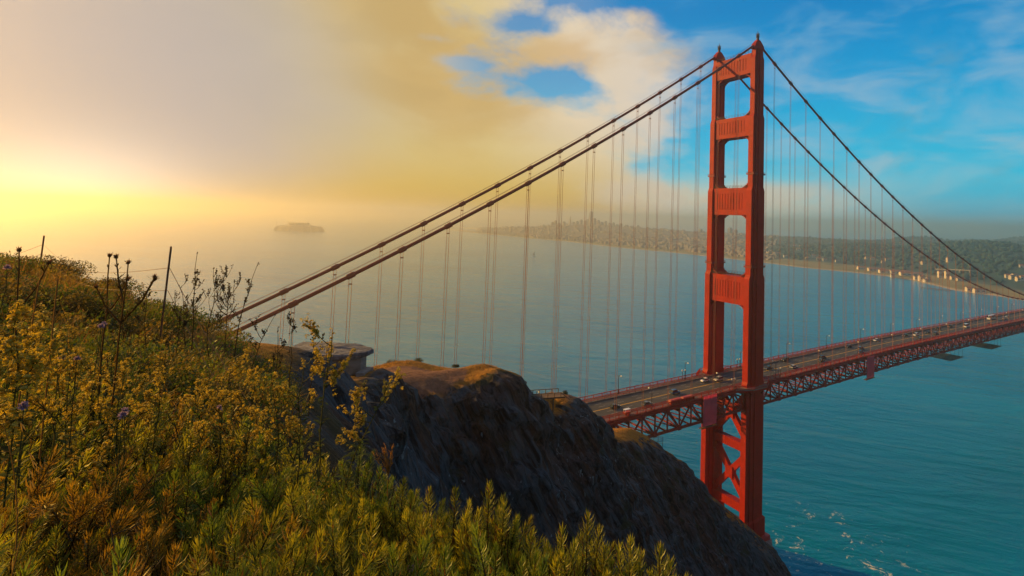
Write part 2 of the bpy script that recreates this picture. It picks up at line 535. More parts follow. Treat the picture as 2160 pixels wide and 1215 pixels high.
# ------------------------------------------------------------------ headland terrain
CTRL = np.array([
    (0, 0, -1.75), (-6, 0, -1.3), (-8, -12, -0.4), (-8, 12, -6), (0, -6, -1.55), (0, -16, -0.9), (0, 6, -5.0), (0, 16, -16),
    (2.6, 0, -2.35), (2.5, -2, -2.15), (2.6, 1.6, -3.3), (5, -2.4, -3.0), (5, -6, -2.2), (5, 0, -4.6), (5, 4, -9),
    (10, -5, -4.3), (10, -9, -3.2), (10, -14, -1.9), (10, 0, -11), (10, -3, -6.8),
    (16, -18.3, -2.1), (18, -17, -3.3), (20, -13.5, -5.3), (15, -22, -1.5), (20, -8, -10), (20, 0, -22),
    (32, -30, -7.5), (32, -37, -6), (32, -22, -9.5), (40, -25.6, -10.6), (60, -35, -19.5), (60, -45, -18), (60, -60, -22),
    (60, -28, -24.5), (80, -42, -28), (80, -50, -27.5), (80, -60, -29), (73, -29.5, -37), (90, -47, -32.5),
    (97, -46.4, -33.6), (102, -37.7, -33.6), (108, -32, -33.6), (112, -28.3, -33.5), (116, -23, -33.6), (120, -42, -33.6), (110, -48, -33.2),
    (122, -25.6, -35.4), (122, -18.7, -37.6), (121, -15.5, -41.6), (127, -13.5, -46), (135, -11, -44.9), (145, -5.8, -51.3),
    (158, -3, -59), (170, 0, -65.8), (190, 7, -76.5), (210, 13.3, -82), (222, 24, -92.8), (232, 33.5, -101.8),
    (240, 45.5, -117.3), (245, 64, -135), (250, 79, -150), (254, 94, -171.5), (258, 106, -186),
    (282, 82, -167), (304, 66, -167), (296, 84, -178), (320, 60, -186), (285, 100, -188),
    (135, -60, -62), (160, -45, -80), (185, -30, -104), (205, -12, -106), (225, 3, -104), (241, 25, -112), (262, 45, -135), (280, 60, -160),
    (120, -75, -60), (100, -80, -48), (180, -80, -150), (220, -50, -160), (260, 10, -170), (200, -130, -187), (140, -140, -175), (300, 20, -188),
    (85, -45, -45), (78, -27, -60), (84, -36.5, -26.0), (91, -38, -29.5), (92, -25, -66), (101, -12, -76), (112, 0, -90), (126, 5, -82), (150, 12, -90), (175, 20, -106),
    (200, 38, -122), (215, 52, -140), (225, 72, -160), (232, 96, -180),
    (60, -15, -58), (60, 10, -92), (90, 12, -118), (130, 38, -140), (170, 58, -160), (198, 82, -180), (100, 50, -165), (42, -10, -40),
    (40, 15, -72), (40, 50, -120), (20, 30, -62), (0, 50, -80), (130, 85, -188), (60, 95, -180), (0, 110, -150),
    (40, -38, -11.8), (40, -32, -12), (36, -42, -9), (310, 115, -192), (133, -18, -47.3), (70, -45, -23.5), (70, -53, -23), (66, -38, -24), (53, -33, -16.5), (140, -19, -48.5), (138, -27, -44.5), (136, -21.5, -42.8), (146, -12, -49.3), (115, -36, -34.3), (118, -31, -34.9),
    (20, -45, -1.0), (0, -45, 2), (45, -60, -12), (45, -90, -30), (80, -100, -60), (0, -90, 5)], float)


def tps_fit(p, z, lam):
    n = len(p)
    d = np.linalg.norm(p[:, None] - p[None], axis=2)
    K = np.where(d > 0, d * d * np.log(np.maximum(d, 1e-9)), 0)
    A = np.zeros((n + 3, n + 3))
    A[:n, :n] = K + lam * np.eye(n)
    A[:n, n] = 1
    A[:n, n + 1:] = p
    A[n:, :n] = A[:n, n:].T
    return np.linalg.solve(A, np.concatenate([z, np.zeros(3)]))


TP = CTRL[:, :2]
TW = tps_fit(TP, CTRL[:, 2], 0.5)


def ground(fw, rt):
    """ground height above the sea at local forward / right distances (arrays)"""
    fw, rt = np.asarray(fw, float).ravel(), np.asarray(rt, float).ravel()
    out = np.empty(len(fw))
    for s in range(0, len(fw), 20000):
        p = np.stack([fw[s:s + 20000], rt[s:s + 20000]], 1)
        d = np.linalg.norm(p[:, None] - TP[None], axis=2)
        K = np.where(d > 0, d * d * np.log(np.maximum(d, 1e-9)), 0)
        out[s:s + 20000] = K @ TW[:-3] + TW[-3] + p @ TW[-2:]
    return np.maximum(out + H0, -12.0)


def axis_steps(lo, hi, c0, c1, fine, coarse, grow=1.07):
    a = list(np.arange(c0, c1, fine))
    s, x = fine, c1
    up = []
    while x < hi:
        up.append(x)
        s = min(s * grow, coarse)
        x += s
    s, x = fine, c0
    dn = []
    while x > lo:
        s = min(s * grow, coarse)
        x -= s
        dn.append(x)
    return np.array(dn[::-1] + a + up)


def fbm(P3, octs=5, lac=2.1, gain=0.5, ridged=False):
    o = np.zeros(len(P3))
    for i, p in enumerate(P3):
        a, s, v = 1.0, 1.0, 0.0
        for k in range(octs):
            n = mnoise.noise(Vector((p[0] * s, p[1] * s, p[2] * s)))
            if ridged:
                n = 1 - 2 * abs(n)
            v += a * n
            a *= gain
            s *= lac
        o[i] = v
    return o


fa = axis_steps(-14, 340, -2, 10, 0.4, 0.85)
ra = axis_steps(-100, 125, -10, 3, 0.45, 0.85)
GF, GR = np.meshgrid(fa, ra, indexing='ij')
Z = ground(GF, GR).reshape(GF.shape)
GX, GY = wxy(GF, GR)
# crags: push the surface along its normal, little near the path, more on the far cliff
dzf = np.gradient(Z, fa, axis=0)
dzr = np.gradient(Z, ra, axis=1)
nl = np.sqrt(1 + dzf ** 2 + dzr ** 2)
steep = np.clip((nl - 1.15) / 0.9, 0, 1)
far = np.clip((np.hypot(GF, GR) - 18) / 45, 0, 1)
along = (GF.ravel() * 0.746 + GR.ravel() * 0.666)
across = (GF.ravel() * 0.666 - GR.ravel() * 0.746)
zr_ = Z.ravel()
# gullies and ribs that run down the fall line, broken ledges, loose blocks
rid = fbm(np.stack([(along + 0.25 * zr_) / 17.0, across / 60, zr_ / 75], 1), 6, 2.1, 0.55, ridged=True)
led = fbm(np.stack([along / 30 + 9.1, across / 30, (zr_ + 0.5 * along) / 7.0], 1), 4, 2.2, 0.5, ridged=True)
fine = fbm(np.stack([GF.ravel() / 4.0, GR.ravel() / 4.0, zr_ / 6.0], 1) + 17.3, 4, 2.2, 0.6)
P5 = np.stack([(along + 0.35 * zr_) / 6.5, across / 9.0, (zr_ - 0.3 * along) / 13.0], 1)
P6 = P5 * 2.3 + 4.4
blk = np.zeros(len(P5))
sel_ = np.where((far * steep).ravel() > 0.02)[0]
for i in sel_:
    d_, _ = mnoise.voronoi(Vector(P5[i]))
    e_, _ = mnoise.voronoi(Vector(P6[i]))
    blk[i] = min(d_[1] - d_[0], 0.5) * 2 - 0.5 + 0.45 * (min(e_[1] - e_[0], 0.5) * 2 - 0.5)
amp = (far * (0.12 + 3.4 * steep)).ravel()
disp = amp * (rid * 0.72 + 0.1) + (far * steep).ravel() * 1.7 * blk + (far * (0.05 + 1.4 * steep)).ravel() * led + (far * (0.10 + 0.8 * steep)).ravel() * fine + 0.04 * fine
nf, nr, nz = (-dzf / nl).ravel(), (-dzr / nl).ravel(), (1 / nl).ravel()
LF, LR, LZ = GF.ravel() + nf * disp, GR.ravel() + nr * disp, Z.ravel() + nz * disp
VX, VY = wxy(LF, LR)
nfa, nra = GF.shape
idx = np.arange(nfa * nra).reshape(nfa, nra)
quads = np.stack([idx[:-1, :-1].ravel(), idx[:-1, 1:].ravel(), idx[1:, 1:].ravel(), idx[1:, :-1].ravel()], 1)
keep = (LZ[quads] > -11.9).any(axis=1)
quads = quads[keep]
# bare trodden earth on the flat top behind the bunker
plat = np.exp(-(((LF - 109) / 9.0) ** 2 + ((LR + 36 - (LF - 109) * 0.35) / 10.0) ** 2) ** 2) + np.exp(-((np.abs(LR + 3.5 + (LF - 145) * -0.3) / 2.0) ** 2 + ((LF - 138) / 7) ** 2))
tme = np_mesh('headland', np.stack([VX, VY, LZ], 1), quads, {'bare': plat, 'top': 1 - steep.ravel(), 'litter': np.clip(1.6 - np.hypot(LF, LR) / 16.0, 0, 1)}, smooth=True)
qs = steep.ravel()[quads].mean(1) * np.clip(far.ravel()[quads].mean(1) * 3, 0, 1)
tme.polygons.foreach_set('use_smooth', qs < 0.22)

rm = bpy.data.materials.new('cliff_rock_and_dry_grass')
rm.use_nodes = True
q = G(rm.node_tree)
b = q.n['Principled BSDF']
geo = q.new('ShaderNodeNewGeometry')
P = geo.outputs['Position']
nx, ny, nz_ = q.sep(geo.outputs['Normal'])
at = q.new('ShaderNodeAttribute', attribute_name='bare')
ps = q.vmath('MULTIPLY', P, (1.0, 1.0, 0.45))
# strata that dip down to the right as seen from the path
dip = Vector((RT[0] * 0.52, RT[1] * 0.52, -0.854)).normalized()
dot_ = q.vmath('DOT_PRODUCT', P, tuple(dip))
sc_ = q.new('ShaderNodeVectorMath', operation='SCALE')
sc_.inputs[0].default_value = tuple(dip)
q.put(sc_.inputs['Scale'], q.math('MULTIPLY', dot_, 0.86))
fl_ = q.vmath('SUBTRACT', P, sc_.outputs[0])
r1 = q.noise(fl_, 0.20, 8.0, 0.70, 0.5)
r2 = q.noise(ps, 1.3, 5.0, 0.65, 0.3)
r3 = q.noise(fl_, 0.75, 7.0, 0.72, 0.4)
rock = q.ramp(r1, [(0.26, (0.016, 0.022, 0.032, 1)), (0.42, (0.085, 0.050, 0.036, 1)), (0.54, (0.075, 0.105, 0.135, 1)), (0.66, (0.13, 0.082, 0.06, 1)), (0.8, (0.05, 0.066, 0.078, 1))])
zone = q.noise(P, 0.035, 4.0, 0.6, 0.5)
rock = q.mix(q.math('MULTIPLY', q.rng(zone, 0.52, 0.64), 0.65), rock, (0.045, 0.078, 0.108, 1))
rock = q.mix(q.math('MULTIPLY', q.rng(zone, 0.47, 0.38), 0.5), rock, (0.10, 0.050, 0.036, 1))
rock = q.mix(q.rng(r3, 0.38, 0.54, 0.88, 0.0), rock, (0.007, 0.008, 0.011, 1))  # cracks darkened in the colour, standing in for relief lost in flat light
rock = q.mix(q.math('MULTIPLY', q.rng(r3, 0.56, 0.68), 0.55), rock, (0.16, 0.17, 0.185, 1))  # rock faces painted paler for the same relief
speck = q.math('MULTIPLY', q.rng(q.noise(q.vmath('MULTIPLY', P, (1.0, 1.0, 0.5)), 1.1, 4.0, 0.6), 0.61, 0.70), q.rng(q.noise(P, 0.06, 3.0, 0.5), 0.46, 0.58))
rock = q.mix(q.math('MULTIPLY', speck, 0.9), rock, (0.26, 0.34, 0.40, 1))
moss = q.math('MULTIPLY', q.rng(q.noise(P, 0.10, 5.0, 0.65), 0.54, 0.66), q.rng(nz_, 0.25, 0.6))
rock = q.mix(q.math('MULTIPLY', moss, 0.8), rock, (0.035, 0.042, 0.016, 1))
grass = q.ramp(r2, [(0.3, (0.22, 0.095, 0.016, 1)), (0.55, (0.42, 0.19, 0.026, 1)), (0.75, (0.28, 0.17, 0.035, 1))])
gmask = q.rng(q.math('ADD', nz_, q.math('ADD', q.math('MULTIPLY', q.math('SUBTRACT', r1, 0.5), 0.7), q.math('MULTIPLY', q.math('SUBTRACT', r3, 0.5), 0.6))), 0.74, 0.86)
topa = q.new('ShaderNodeAttribute', attribute_name='top').outputs['Fac']
gmask = q.math('MULTIPLY', gmask, q.rng(q.math('ADD', topa, q.math('MULTIPLY', q.math('SUBTRACT', r1, 0.5), 0.9)), 0.40, 0.70))
base = q.mix(gmask, rock, grass)
dirt = q.ramp(r2, [(0.3, (0.21, 0.10, 0.06, 1)), (0.7, (0.32, 0.165, 0.105, 1))])
base = q.mix(q.rng(q.math('ADD', at.outputs['Fac'], q.math('MULTIPLY', q.math('SUBTRACT', r2, 0.5), 0.5)), 0.5, 0.7), base, dirt)
lit = q.new('ShaderNodeAttribute', attribute_name='litter')
base = q.mix(lit.outputs['Fac'], base, q.ramp(r2, [(0.3, (0.030, 0.020, 0.009, 1)), (0.7, (0.07, 0.045, 0.018, 1))]))
q.put(b.inputs['Base Color'], base)
b.inputs['Roughness'].default_value = 0.95
b.inputs['Specular IOR Level'].default_value = 0.2
bn = q.new('ShaderNodeBump')
bn.inputs['Strength'].default_value = 0.9
bn.inputs['Distance'].default_value = 0.8
q.put(bn.inputs['Height'], q.math('ADD', q.math('MULTIPLY', r2, 0.8), q.math('ADD', q.math('MULTIPLY', r1, 1.5), q.math('MULTIPLY', r3, 1.4))))
q.l.new(bn.outputs[0], b.inputs['Normal'])
terrain = link('headland', tme, rm)
tag(terrain, kind='structure')


def gpt(fw, rt, lift=0.0):
    x, y = wxy(fw, rt)
    return np.array([x, y, float(ground([fw], [rt])[0]) + lift])


# ------------------------------------------------------------------ the bridge
HW = 13.72
ZT, ZM = 279.5, 95.86
PANEL = 7.62


def drop(x):
    t = max(0.0, (x if x < 640 else 1280 - x) - 150.0)
    return -0.0165 * t * (t / (t + 60.0))


def cable_z(x):
    if x >= 0:
        return ZM + (ZT - ZM) * ((x - 640.0) / 640.0) ** 2
    return ZT + 68.2615 * x / 100 + 4.29289 * (x / 100) ** 2


bridge = empty('suspension_bridge', (0, 0, 0))
tag(bridge, 'orange suspension bridge with a tall twin legged tower and trussed deck over the bay', 'bridge')

SECT = [(16.0, 27.0, 17.2, 4.8), (28.2, 97, 14.2, 3.4), (98.5, 151.5, 12.9, 3.5), (153.5, 198.5, 10.9, 3.4), (200.5, 238, 9.3, 3.2), (240, 270.5, 7.8, 3.0)]


def plan(L, W, y, z):
    a, b_, c, d = L / 2, L / 2 * 0.60, W / 2, W / 2 + 0.55
    e = L / 2 * 0.22
    dd = W / 2 + 1.0
    pts = [(a, c), (b_, c), (b_, d), (e, d), (e, dd), (-e, dd), (-e, d), (-b_, d), (-b_, c), (-a, c),
           (-a, -c), (-b_, -c), (-b_, -d), (-e, -d), (-e, -dd), (e, -dd), (e, -d), (b_, -d), (b_, -c), (a, -c)]
    return [(px_, y + py_, z) for px_, py_ in pts]


def make_leg(y):
    m = MB()
    rings = []
    for z0, z1, L, W in SECT:
        rings.append(plan(L, W, y, z0))
        rings.append(plan(L, W, y, z1))
    rings.append(plan(6.6, 2.7, y, 272.0))
    rings.append(plan(6.2, 2.6, y, 275.6))
    m.loft(rings)
    # plate seams running round the leg
    for z0, z1, L, W in SECT[1:]:
        z = z0 + 5.0
        while z < z1 - 3:
            m.loft([plan(L + 0.10, W + 0.10, y, z), plan(L + 0.10, W + 0.10, y, z + 0.25)])
            z += 7.4
    leg = m.build('tower_leg', MT['paint'], bridge)
    # cable saddle housing and finial
    s = MB()
    for side in (1,):
        s.loft([[(-4.6, y - 1.5, 275.6), (4.6, y - 1.5, 275.6), (4.6, y + 1.5, 275.6), (-4.6, y + 1.5, 275.6)],
                [(-3.0, y - 1.3, 278.6), (3.0, y - 1.3, 278.6), (3.0, y + 1.3, 278.6), (-3.0, y + 1.3, 278.6)],
                [(-1.1, y - 0.9, 280.8), (1.1, y - 0.9, 280.8), (1.1, y + 0.9, 280.8), (-1.1, y + 0.9, 280.8)]])
    s.build('saddle_housing', MT['paint'], leg)
    f_ = MB()
    f_.tube([(0, y, 280.8), (0, y, 282.2), (0, y, 282.6), (0, y, 284.2)], [0.85, 0.7, 0.95, 0.55], 10)
    for a in range(6):
        an = a * math.pi / 3
        f_.tube([(0.8 * math.cos(an), y + 0.8 * math.sin(an), 282.4), (0.95 * math.cos(an), y + 0.95 * math.sin(an), 284.8)], 0.10, 5)
    f_.tube([(0, y, 284.2), (0, y, 286.2)], [0.30, 0.08], 6)
    f_.build('finial', MT['iron'], leg)
    # inspection walkways that ring the leg
    for zr, L, W in ((207, 9.3, 5.2), (157.5, 10.9, 5.4)):
        r_ = MB()
        l2, w2 = L / 2 + 0.28, W / 2 - 0.2
        r_.box(-l2, l2, y - w2, y + w2, zr, zr + 0.7)
        for sx, sy, ex, ey in ((-l2, -w2, l2, -w2), (l2, -w2, l2, w2), (l2, w2, -l2, w2), (-l2, w2, -l2, -w2)):
            r_.beam((sx, y + sy, zr + 1.4), (ex, y + ey, zr + 1.4), 0.08, 0.08)
            n_ = 8
            for k in range(n_):
                t_ = k / n_
                xx, yy = sx + (ex - sx) * t_, y + sy + (ey - sy) * t_
                r_.beam((xx, yy, zr + 0.2), (xx, yy, zr + 1.5), 0.1, 0.1)
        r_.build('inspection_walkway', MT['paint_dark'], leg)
    return leg


for y in (-HW, HW):
    make_leg(y)

STRUTS = [(262.6, 273.6, 7.8, 3.0), (228.2, 239.4, 9.0, 3.2), (185.2, 200.0, 10.6, 3.4), (137.2, 152.2, 12.4, 3.5)]
for z0, z1, L, W in STRUTS:
    m = MB()
    yi = HW - W / 2 + 0.2
    t = L * 0.42
    m.box(-t, t, -yi, yi, z0 + 0.3, z1 - 0.3)
    h = z1 - z0
    for sgn in (-1, 1):
        xa, xb = sorted((sgn * t, sgn * (t + 0.17)))
        m.box(xa, xb, -yi, yi, z0, z0 + h * 0.20)
        m.box(xa, xb, -yi, yi, z1 - h * 0.20, z1)
        for sy in (-1, 1):
            ya, yb = sorted((sy * yi, sy * (yi - 3.4)))
            m.box(xa, xb, ya, yb, z0 + h * 0.20, z1 - h * 0.20)
        nr_ = 9
        w_ = 2 * (yi - 3.4) / nr_
        for k in range(nr_):
            yc = -(yi - 3.4) + (k + 0.5) * w_
            m.box(xa, xb, yc - w_ * 0.27, yc + w_ * 0.27, z0 + h * 0.20, z1 - h * 0.20)
            xc, xd = sorted((sgn * t, sgn * (t + 0.08)))
            m.box(xc, xd, yc - w_ * 0.42, yc - w_ * 0.27, z0 + h * 0.20, z1 - h * 0.20)
    # stepped haunches in the corners of the openings
    for sy in (-1, 1):
        for k, (dy, dz_) in enumerate(((4.2, 0.5), (3.1, 1.1), (2.2, 1.8), (1.4, 2.7), (0.7, 3.8))):
            ya, yb = sorted((sy * yi, sy * (yi - dy)))
            m.box(-t * 0.9, t * 0.9, ya, yb, z0 - dz_, z0 + 0.3)
            if z1 < 270:
                m.box(-t * 0.9, t * 0.9, ya, yb, z1 - 0.3, z1 + dz_ * 0.9)
    st = m.build('portal_strut', MT['paint'], bridge)
    r_ = MB()
    for sx in (-1, 1):
        xx = sx * (t + 0.1)
        for zz in (0.7, 1.4):
            r_.beam((xx, -yi, z1 + zz), (xx, yi, z1 + zz), 0.09, 0.09)
        for k in range(13):
            yy = -yi + 2 * yi * k / 12
            r_.beam((xx, yy, z1 - 0.2), (xx, yy, z1 + 1.4), 0.09, 0.09)
    r_.build('railing', MT['iron'], st)

# cross bracing under the deck
for zlo, zhi in ((33.0, 60.0), (64.5, 92.0)):
    m = MB()
    yi = HW - 1.9
    m.beam((0, -yi, zlo), (0, yi, zhi), 3.2, 2.3, up=(1, 0, 0))
    m.beam((0, -yi, zhi), (0, yi, zlo), 3.0, 2.3, up=(1, 0, 0))
    zc = (zlo + zhi) / 2
    m.box(-1.75, 1.75, -2.4, 2.4, zc - 3.0, zc + 3.0)
    for sy in (-1, 1):
        for zz, s2 in ((zlo, 1), (zhi, -1)):
            m.add([(-1.68, sy * yi, zz - s2 * 1.5), (-1.68, sy * (yi - 4.0), zz + s2 * 1.7), (-1.68, sy * yi, zz + s2 * 6.2),
                   (1.68, sy * yi, zz - s2 * 1.5), (1.68, sy * (yi - 4.0), zz + s2 * 1.7), (1.68, sy * yi, zz + s2 * 6.2)],
                  [(0, 1, 2), (5, 4, 3), (0, 3, 4, 1), (1, 4, 5, 2), (2, 5, 3, 0)])
    m.build('cross_brace', MT['paint'], bridge)
for zc in (62.2, 31.0):
    m = MB()
    m.box(-1.9, 1.9, -HW + 1.6, HW - 1.6, zc - 2.2, zc + 2.2)
    for k in range(14):
        yy = -HW + 3 + k * 1.65
        m.box(-1.98, 1.98, yy, yy + 0.25, zc - 2.25, zc + 2.25)
    m.build('cross_strut', MT['paint'], bridge)

# pier under the near tower
m = MB()
n_ = 28
rings = []
for z, s_ in ((-11.5, 1.0), (9.0, 0.98), (11.0, 0.96), (11.0, 0.90), (16.0, 0.88)):
    rings.append([(15.5 * s_ * math.copysign(abs(math.cos(a)) ** 0.5, math.cos(a)), 24.5 * s_ * math.copysign(abs(math.sin(a)) ** 0.5, math.sin(a)), z)
                  for a in [2 * math.pi * k / n_ for k in range(n_)]])
m.loft(rings)
m.build('concrete_pier', MT['concrete'], bridge)
for y in (-HW, HW):
    m = MB()
    m.box(-10.5, 10.5, y - 4.4, y + 4.4, 15.9, 18.2)
    m.build('pier_plinth', MT['brickred'], bridge)

# main cables with their suspender ropes
for y in (-HW, HW):
    m = MB()
    xs = list(np.linspace(-344, 0, 60)) + list(np.linspace(0, 900, 110))[1:]
    m.tube([(x, y, cable_z(x)) for x in xs], 0.60, 10)
    for k in range(-22, 59):
        x = 15.24 * k
        if k == 0:
            continue
        s_ = (cable_z(x + 1) - cable_z(x - 1)) / 2
        L = 1.35 / math.sqrt(1 + s_ * s_)
        m.tube([(x - L, y, cable_z(x) - s_ * L), (x - L * .8, y, cable_z(x) - s_ * L * .8), (x + L * .8, y, cable_z(x) + s_ * L * .8), (x + L, y, cable_z(x) + s_ * L)],
               [0.68, 0.88, 0.88, 0.68], 10)
    cab = m.build('main_cable', MT['cable'], bridge, smooth=False)
    for k in range(-22, 41):
        if k == 0:
            continue
        x = 15.24 * k
        zt, zb = cable_z(x) - 0.4, 94.9 + drop(x)
        if zt - zb < 1.0:
            continue
        r_ = MB()
        for dx_ in (-0.42, 0.42):
            r_.tube([(x + dx_, y, zb), (x + dx_, y, zt)], 0.078, 5)
        r_.tube([(x - 0.55, y, zt - 2.2), (x + 0.55, y, zt - 2.2)], 0.2, 5)
        r_.build('suspender', MT['rope'], cab)
    hr = MB()
    for dy_ in (-0.55, 0.55):
        hr.tube([(x, y + dy_, cable_z(x) + 1.5) for x in xs], 0.045, 4)
    for k in range(-22, 59):
        x = 15.24 * k
        for dy_ in (-0.55, 0.55):
            hr.beam((x, y + dy_ * 0.8, cable_z(x) + 0.3), (x, y + dy_, cable_z(x) + 1.5), 0.07, 0.07)
    hr.build('hand_rope', MT['cable'], cab)

# deck
XS = [PANEL * k for k in range(-45, 118)]
X0, X1 = XS[0], XS[-1]


def strip(m, y0, y1, z0, z1, xa=X0, xb=X1, step=PANEL * 2, mi=0):
    xs = list(np.arange(xa, xb, step)) + [xb]
    vs, fs = [], []
    for x in xs:
        d = drop(x)
        vs += [(x, y0, z0 + d), (x, y1, z0 + d), (x, y1, z1 + d), (x, y0, z1 + d)]
    for i in range(len(xs) - 1):
        a, b_ = i * 4, i * 4 + 4
        fs += [(a, a + 1, b_ + 1, b_), (a + 1, a + 2, b_ + 2, b_ + 1), (a + 2, a + 3, b_ + 3, b_ + 2), (a + 3, a, b_, b_ + 3)]
    fs += [(3, 2, 1, 0), tuple(len(vs) - 4 + i for i in range(4))]
    m.add(vs, fs, mi)


m = MB()
strip(m, -9.5, 9.5, 94.6, 95.4)
road = m.build('roadway', MT['asphalt'], bridge)
ln = MB()
for y in (-0.22, 0.22):
    strip(ln, y - 0.13, y + 0.13, 95.403, 95.412)
ln.build('centre_line', MT['yellow'], road)
ln = MB()
for y in (-6.3, -3.15, 3.15, 6.3):
    x = X0 + 2
    while x < X1 - 5:
        ln.beam((x, y, 95.409 + drop(x)), (x + 3.6, y, 95.409 + drop(x + 3.6)), 0.17, 0.008)
        x += 11.0
ln.build('lane_marking', MT['white'], road)
for s_ in (-1, 1):
    m = MB()
    ya, yb = sorted((s_ * 9.5, s_ * 13.1))
    strip(m, ya, yb, 94.7, 95.75)
    sw_ = m.build('footway', MT['walk'], bridge)
    # kerb rail between road and footway
    m = MB()
    y = s_ * 9.6
    for z in (96.15, 96.55):
        strip(m, y - 0.08, y + 0.08, z, z + 0.16)
    x = X0
    while x < X1:
        m.beam((x, y, 95.6 + drop(x)), (x, y, 96.7 + drop(x)), 0.16, 0.16)
        x += PANEL / 2
    m.build('kerb_rail', MT['paint'], sw_)
    # outer railing with pickets: leaves room for the tower leg
    m = MB()
    y = s_ * 13.15
    for xa, xb in ((X0, -9.0), (9.0, X1)):
        strip(m, y - 0.12, y + 0.12, 97.25, 97.5, xa, xb)
        strip(m, y - 0.10, y + 0.10, 95.9, 96.05, xa, xb)
        x = xa
        k = 0
        while x < xb:
            w_ = 0.30 if k % 8 == 0 else 0.10
            m.beam((x, y, 95.6 + drop(x)), (x, y, 97.4 + drop(x)), w_, w_)
            x += PANEL / 12 if x < 260 else PANEL / 6
            k += 1
    m.build('railing', MT['paint'], bridge)
    # stiffening truss
    m = MB()
    y = s_ * HW
    for xa, xb in ((X0, -7.62), (7.62, X1)):
        strip(m, y - 0.55, y + 0.55, 94.0, 94.95, xa, xb, PANEL)
        strip(m, y - 0.55, y + 0.55, 84.2, 85.15, xa, xb, PANEL)
    for i, x in enumerate(XS):
        if abs(x) < 7:
            continue
        d = drop(x)
        m.beam((x, y, 85 + d), (x, y, 94.2 + d), 0.55, 0.6)
        if i + 1 < len(XS) and not (abs(x) < 7.7 and abs(XS[i + 1]) < 7.7) and not (abs(XS[i + 1]) < 7):
            x2 = XS[i + 1]
            if i % 2 == 0:
                m.beam((x, y, 84.9 + d), (x2, y, 94.4 + drop(x2)), 0.5, 0.7)
            else:
                m.beam((x, y, 94.4 + d), (x2, y, 84.9 + drop(x2)), 0.5, 0.7)
        m.box(x - 1.0, x + 1.0, y - 0.62, y + 0.62, 83.9 + d, 85.6 + d) if i % 2 == 0 else m.box(x - 1.0, x + 1.0, y - 0.62, y + 0.62, 93.6 + d, 95.1 + d)
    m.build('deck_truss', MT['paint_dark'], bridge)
    # outer fascia under the footway and pipe run
    m = MB()
    strip(m, s_ * 13.5 - 0.2, s_ * 13.5 + 0.2, 94.95, 95.7)
    m.build('fascia_girder', MT['paint_dark'], bridge)
m = MB()
for i, x in enumerate(XS):
    if abs(x) < 7:
        continue
    d = drop(x)
    m.box(x - 0.3, x + 0.3, -HW + 0.5, HW - 0.5, 92.2 + d, 94.5 + d)
    m.box(x - 0.3, x + 0.3, -HW + 0.5, HW - 0.5, 84.3 + d, 84.95 + d)
    if i % 2 == 0:
        m.beam((x, -HW + 0.5, 84.8 + d), (x, 0, 92.4 + d), 0.45, 0.45)
        m.beam((x, HW - 0.5, 84.8 + d), (x, 0, 92.4 + d), 0.45, 0.45)
    if i + 1 < len(XS):
        x2 = XS[i + 1]
        sg = 1 if i % 2 == 0 else -1
        m.beam((x, -sg * (HW - 0.6), 84.5 + d), (x2, sg * (HW - 0.6), 84.5 + drop(x2)), 0.45, 0.4)
for y in (-7.5, -3.7, 0, 3.7, 7.5):
    strip(m, y - 0.2, y + 0.2, 93.6, 94.62)
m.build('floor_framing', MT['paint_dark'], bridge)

# footway that swings out round each tower leg
for s_ in (-1, 1):
    pts = [(-15, 12.6), (-10.5, 15.6), (-5.5, 18.6), (5.5, 18.6), (10.5, 15.6), (15, 12.6)]
    m = MB()
    n_ = len(pts)
    inner = [(p[0], 12.3) for p in pts]
    top = [(p[0], s_ * p[1], 95.74) for p in pts] + [(p[0], s_ * p[1], 95.74) for p in inner]
    for i in range(n_ - 1):
        a0, a1 = pts[i], pts[i + 1]
        vs = [(a0[0], s_ * a0[1], 94.6), (a1[0], s_ * a1[1], 94.6), (a1[0], s_ * 12.4, 94.6), (a0[0], s_ * 12.4, 94.6)]
        vs += [(x, y, 95.82) for x, y, z in vs]
        m.add(vs, [(3, 2, 1, 0), (4, 5, 6, 7), (0, 1, 5, 4), (1, 2, 6, 5), (2, 3, 7, 6), (3, 0, 4, 7)])
    pl = m.build('tower_footway', MT['walk'], bridge)
    m = MB()
    for i in range(n_ - 1):
        a0, a1 = np.array(pts[i]), np.array(pts[i + 1])
        for z, h_ in ((97.35, 0.22), (95.9, 0.14), (94.6, 0.9)):
            m.beam((a0[0], s_ * (a0[1] + 0.05), z), (a1[0], s_ * (a1[1] + 0.05), z), 0.2, h_)
        L = np.linalg.norm(a1 - a0)
        for k in range(int(L / 0.7)):
            p_ = a0 + (a1 - a0) * k / int(L / 0.7)
            m.beam((p_[0], s_ * p_[1], 95.6), (p_[0], s_ * p_[1], 97.4), 0.12, 0.12)
    m.build('railing', MT['paint'], pl)
    # bracket under it
    m = MB()
    for xx in (-9, -4.5, 4.5, 9):
        m.beam((xx, s_ * 15.2, 90.0), (xx, s_ * 17.6, 94.6), 0.5, 0.5)
    m.box(-7.4, 7.4, min(s_ * 15.25, s_ * 18.3), max(s_ * 15.25, s_ * 18.3), 93.8, 94.6)
    m.build('bracket', MT['paint'], pl)

# ------------------------------------------------------------------ far shore of the bay
def interp(tab, u):
    return float(np.interp(u, [a for a, _ in tab], [b_ for _, b_ in tab]))


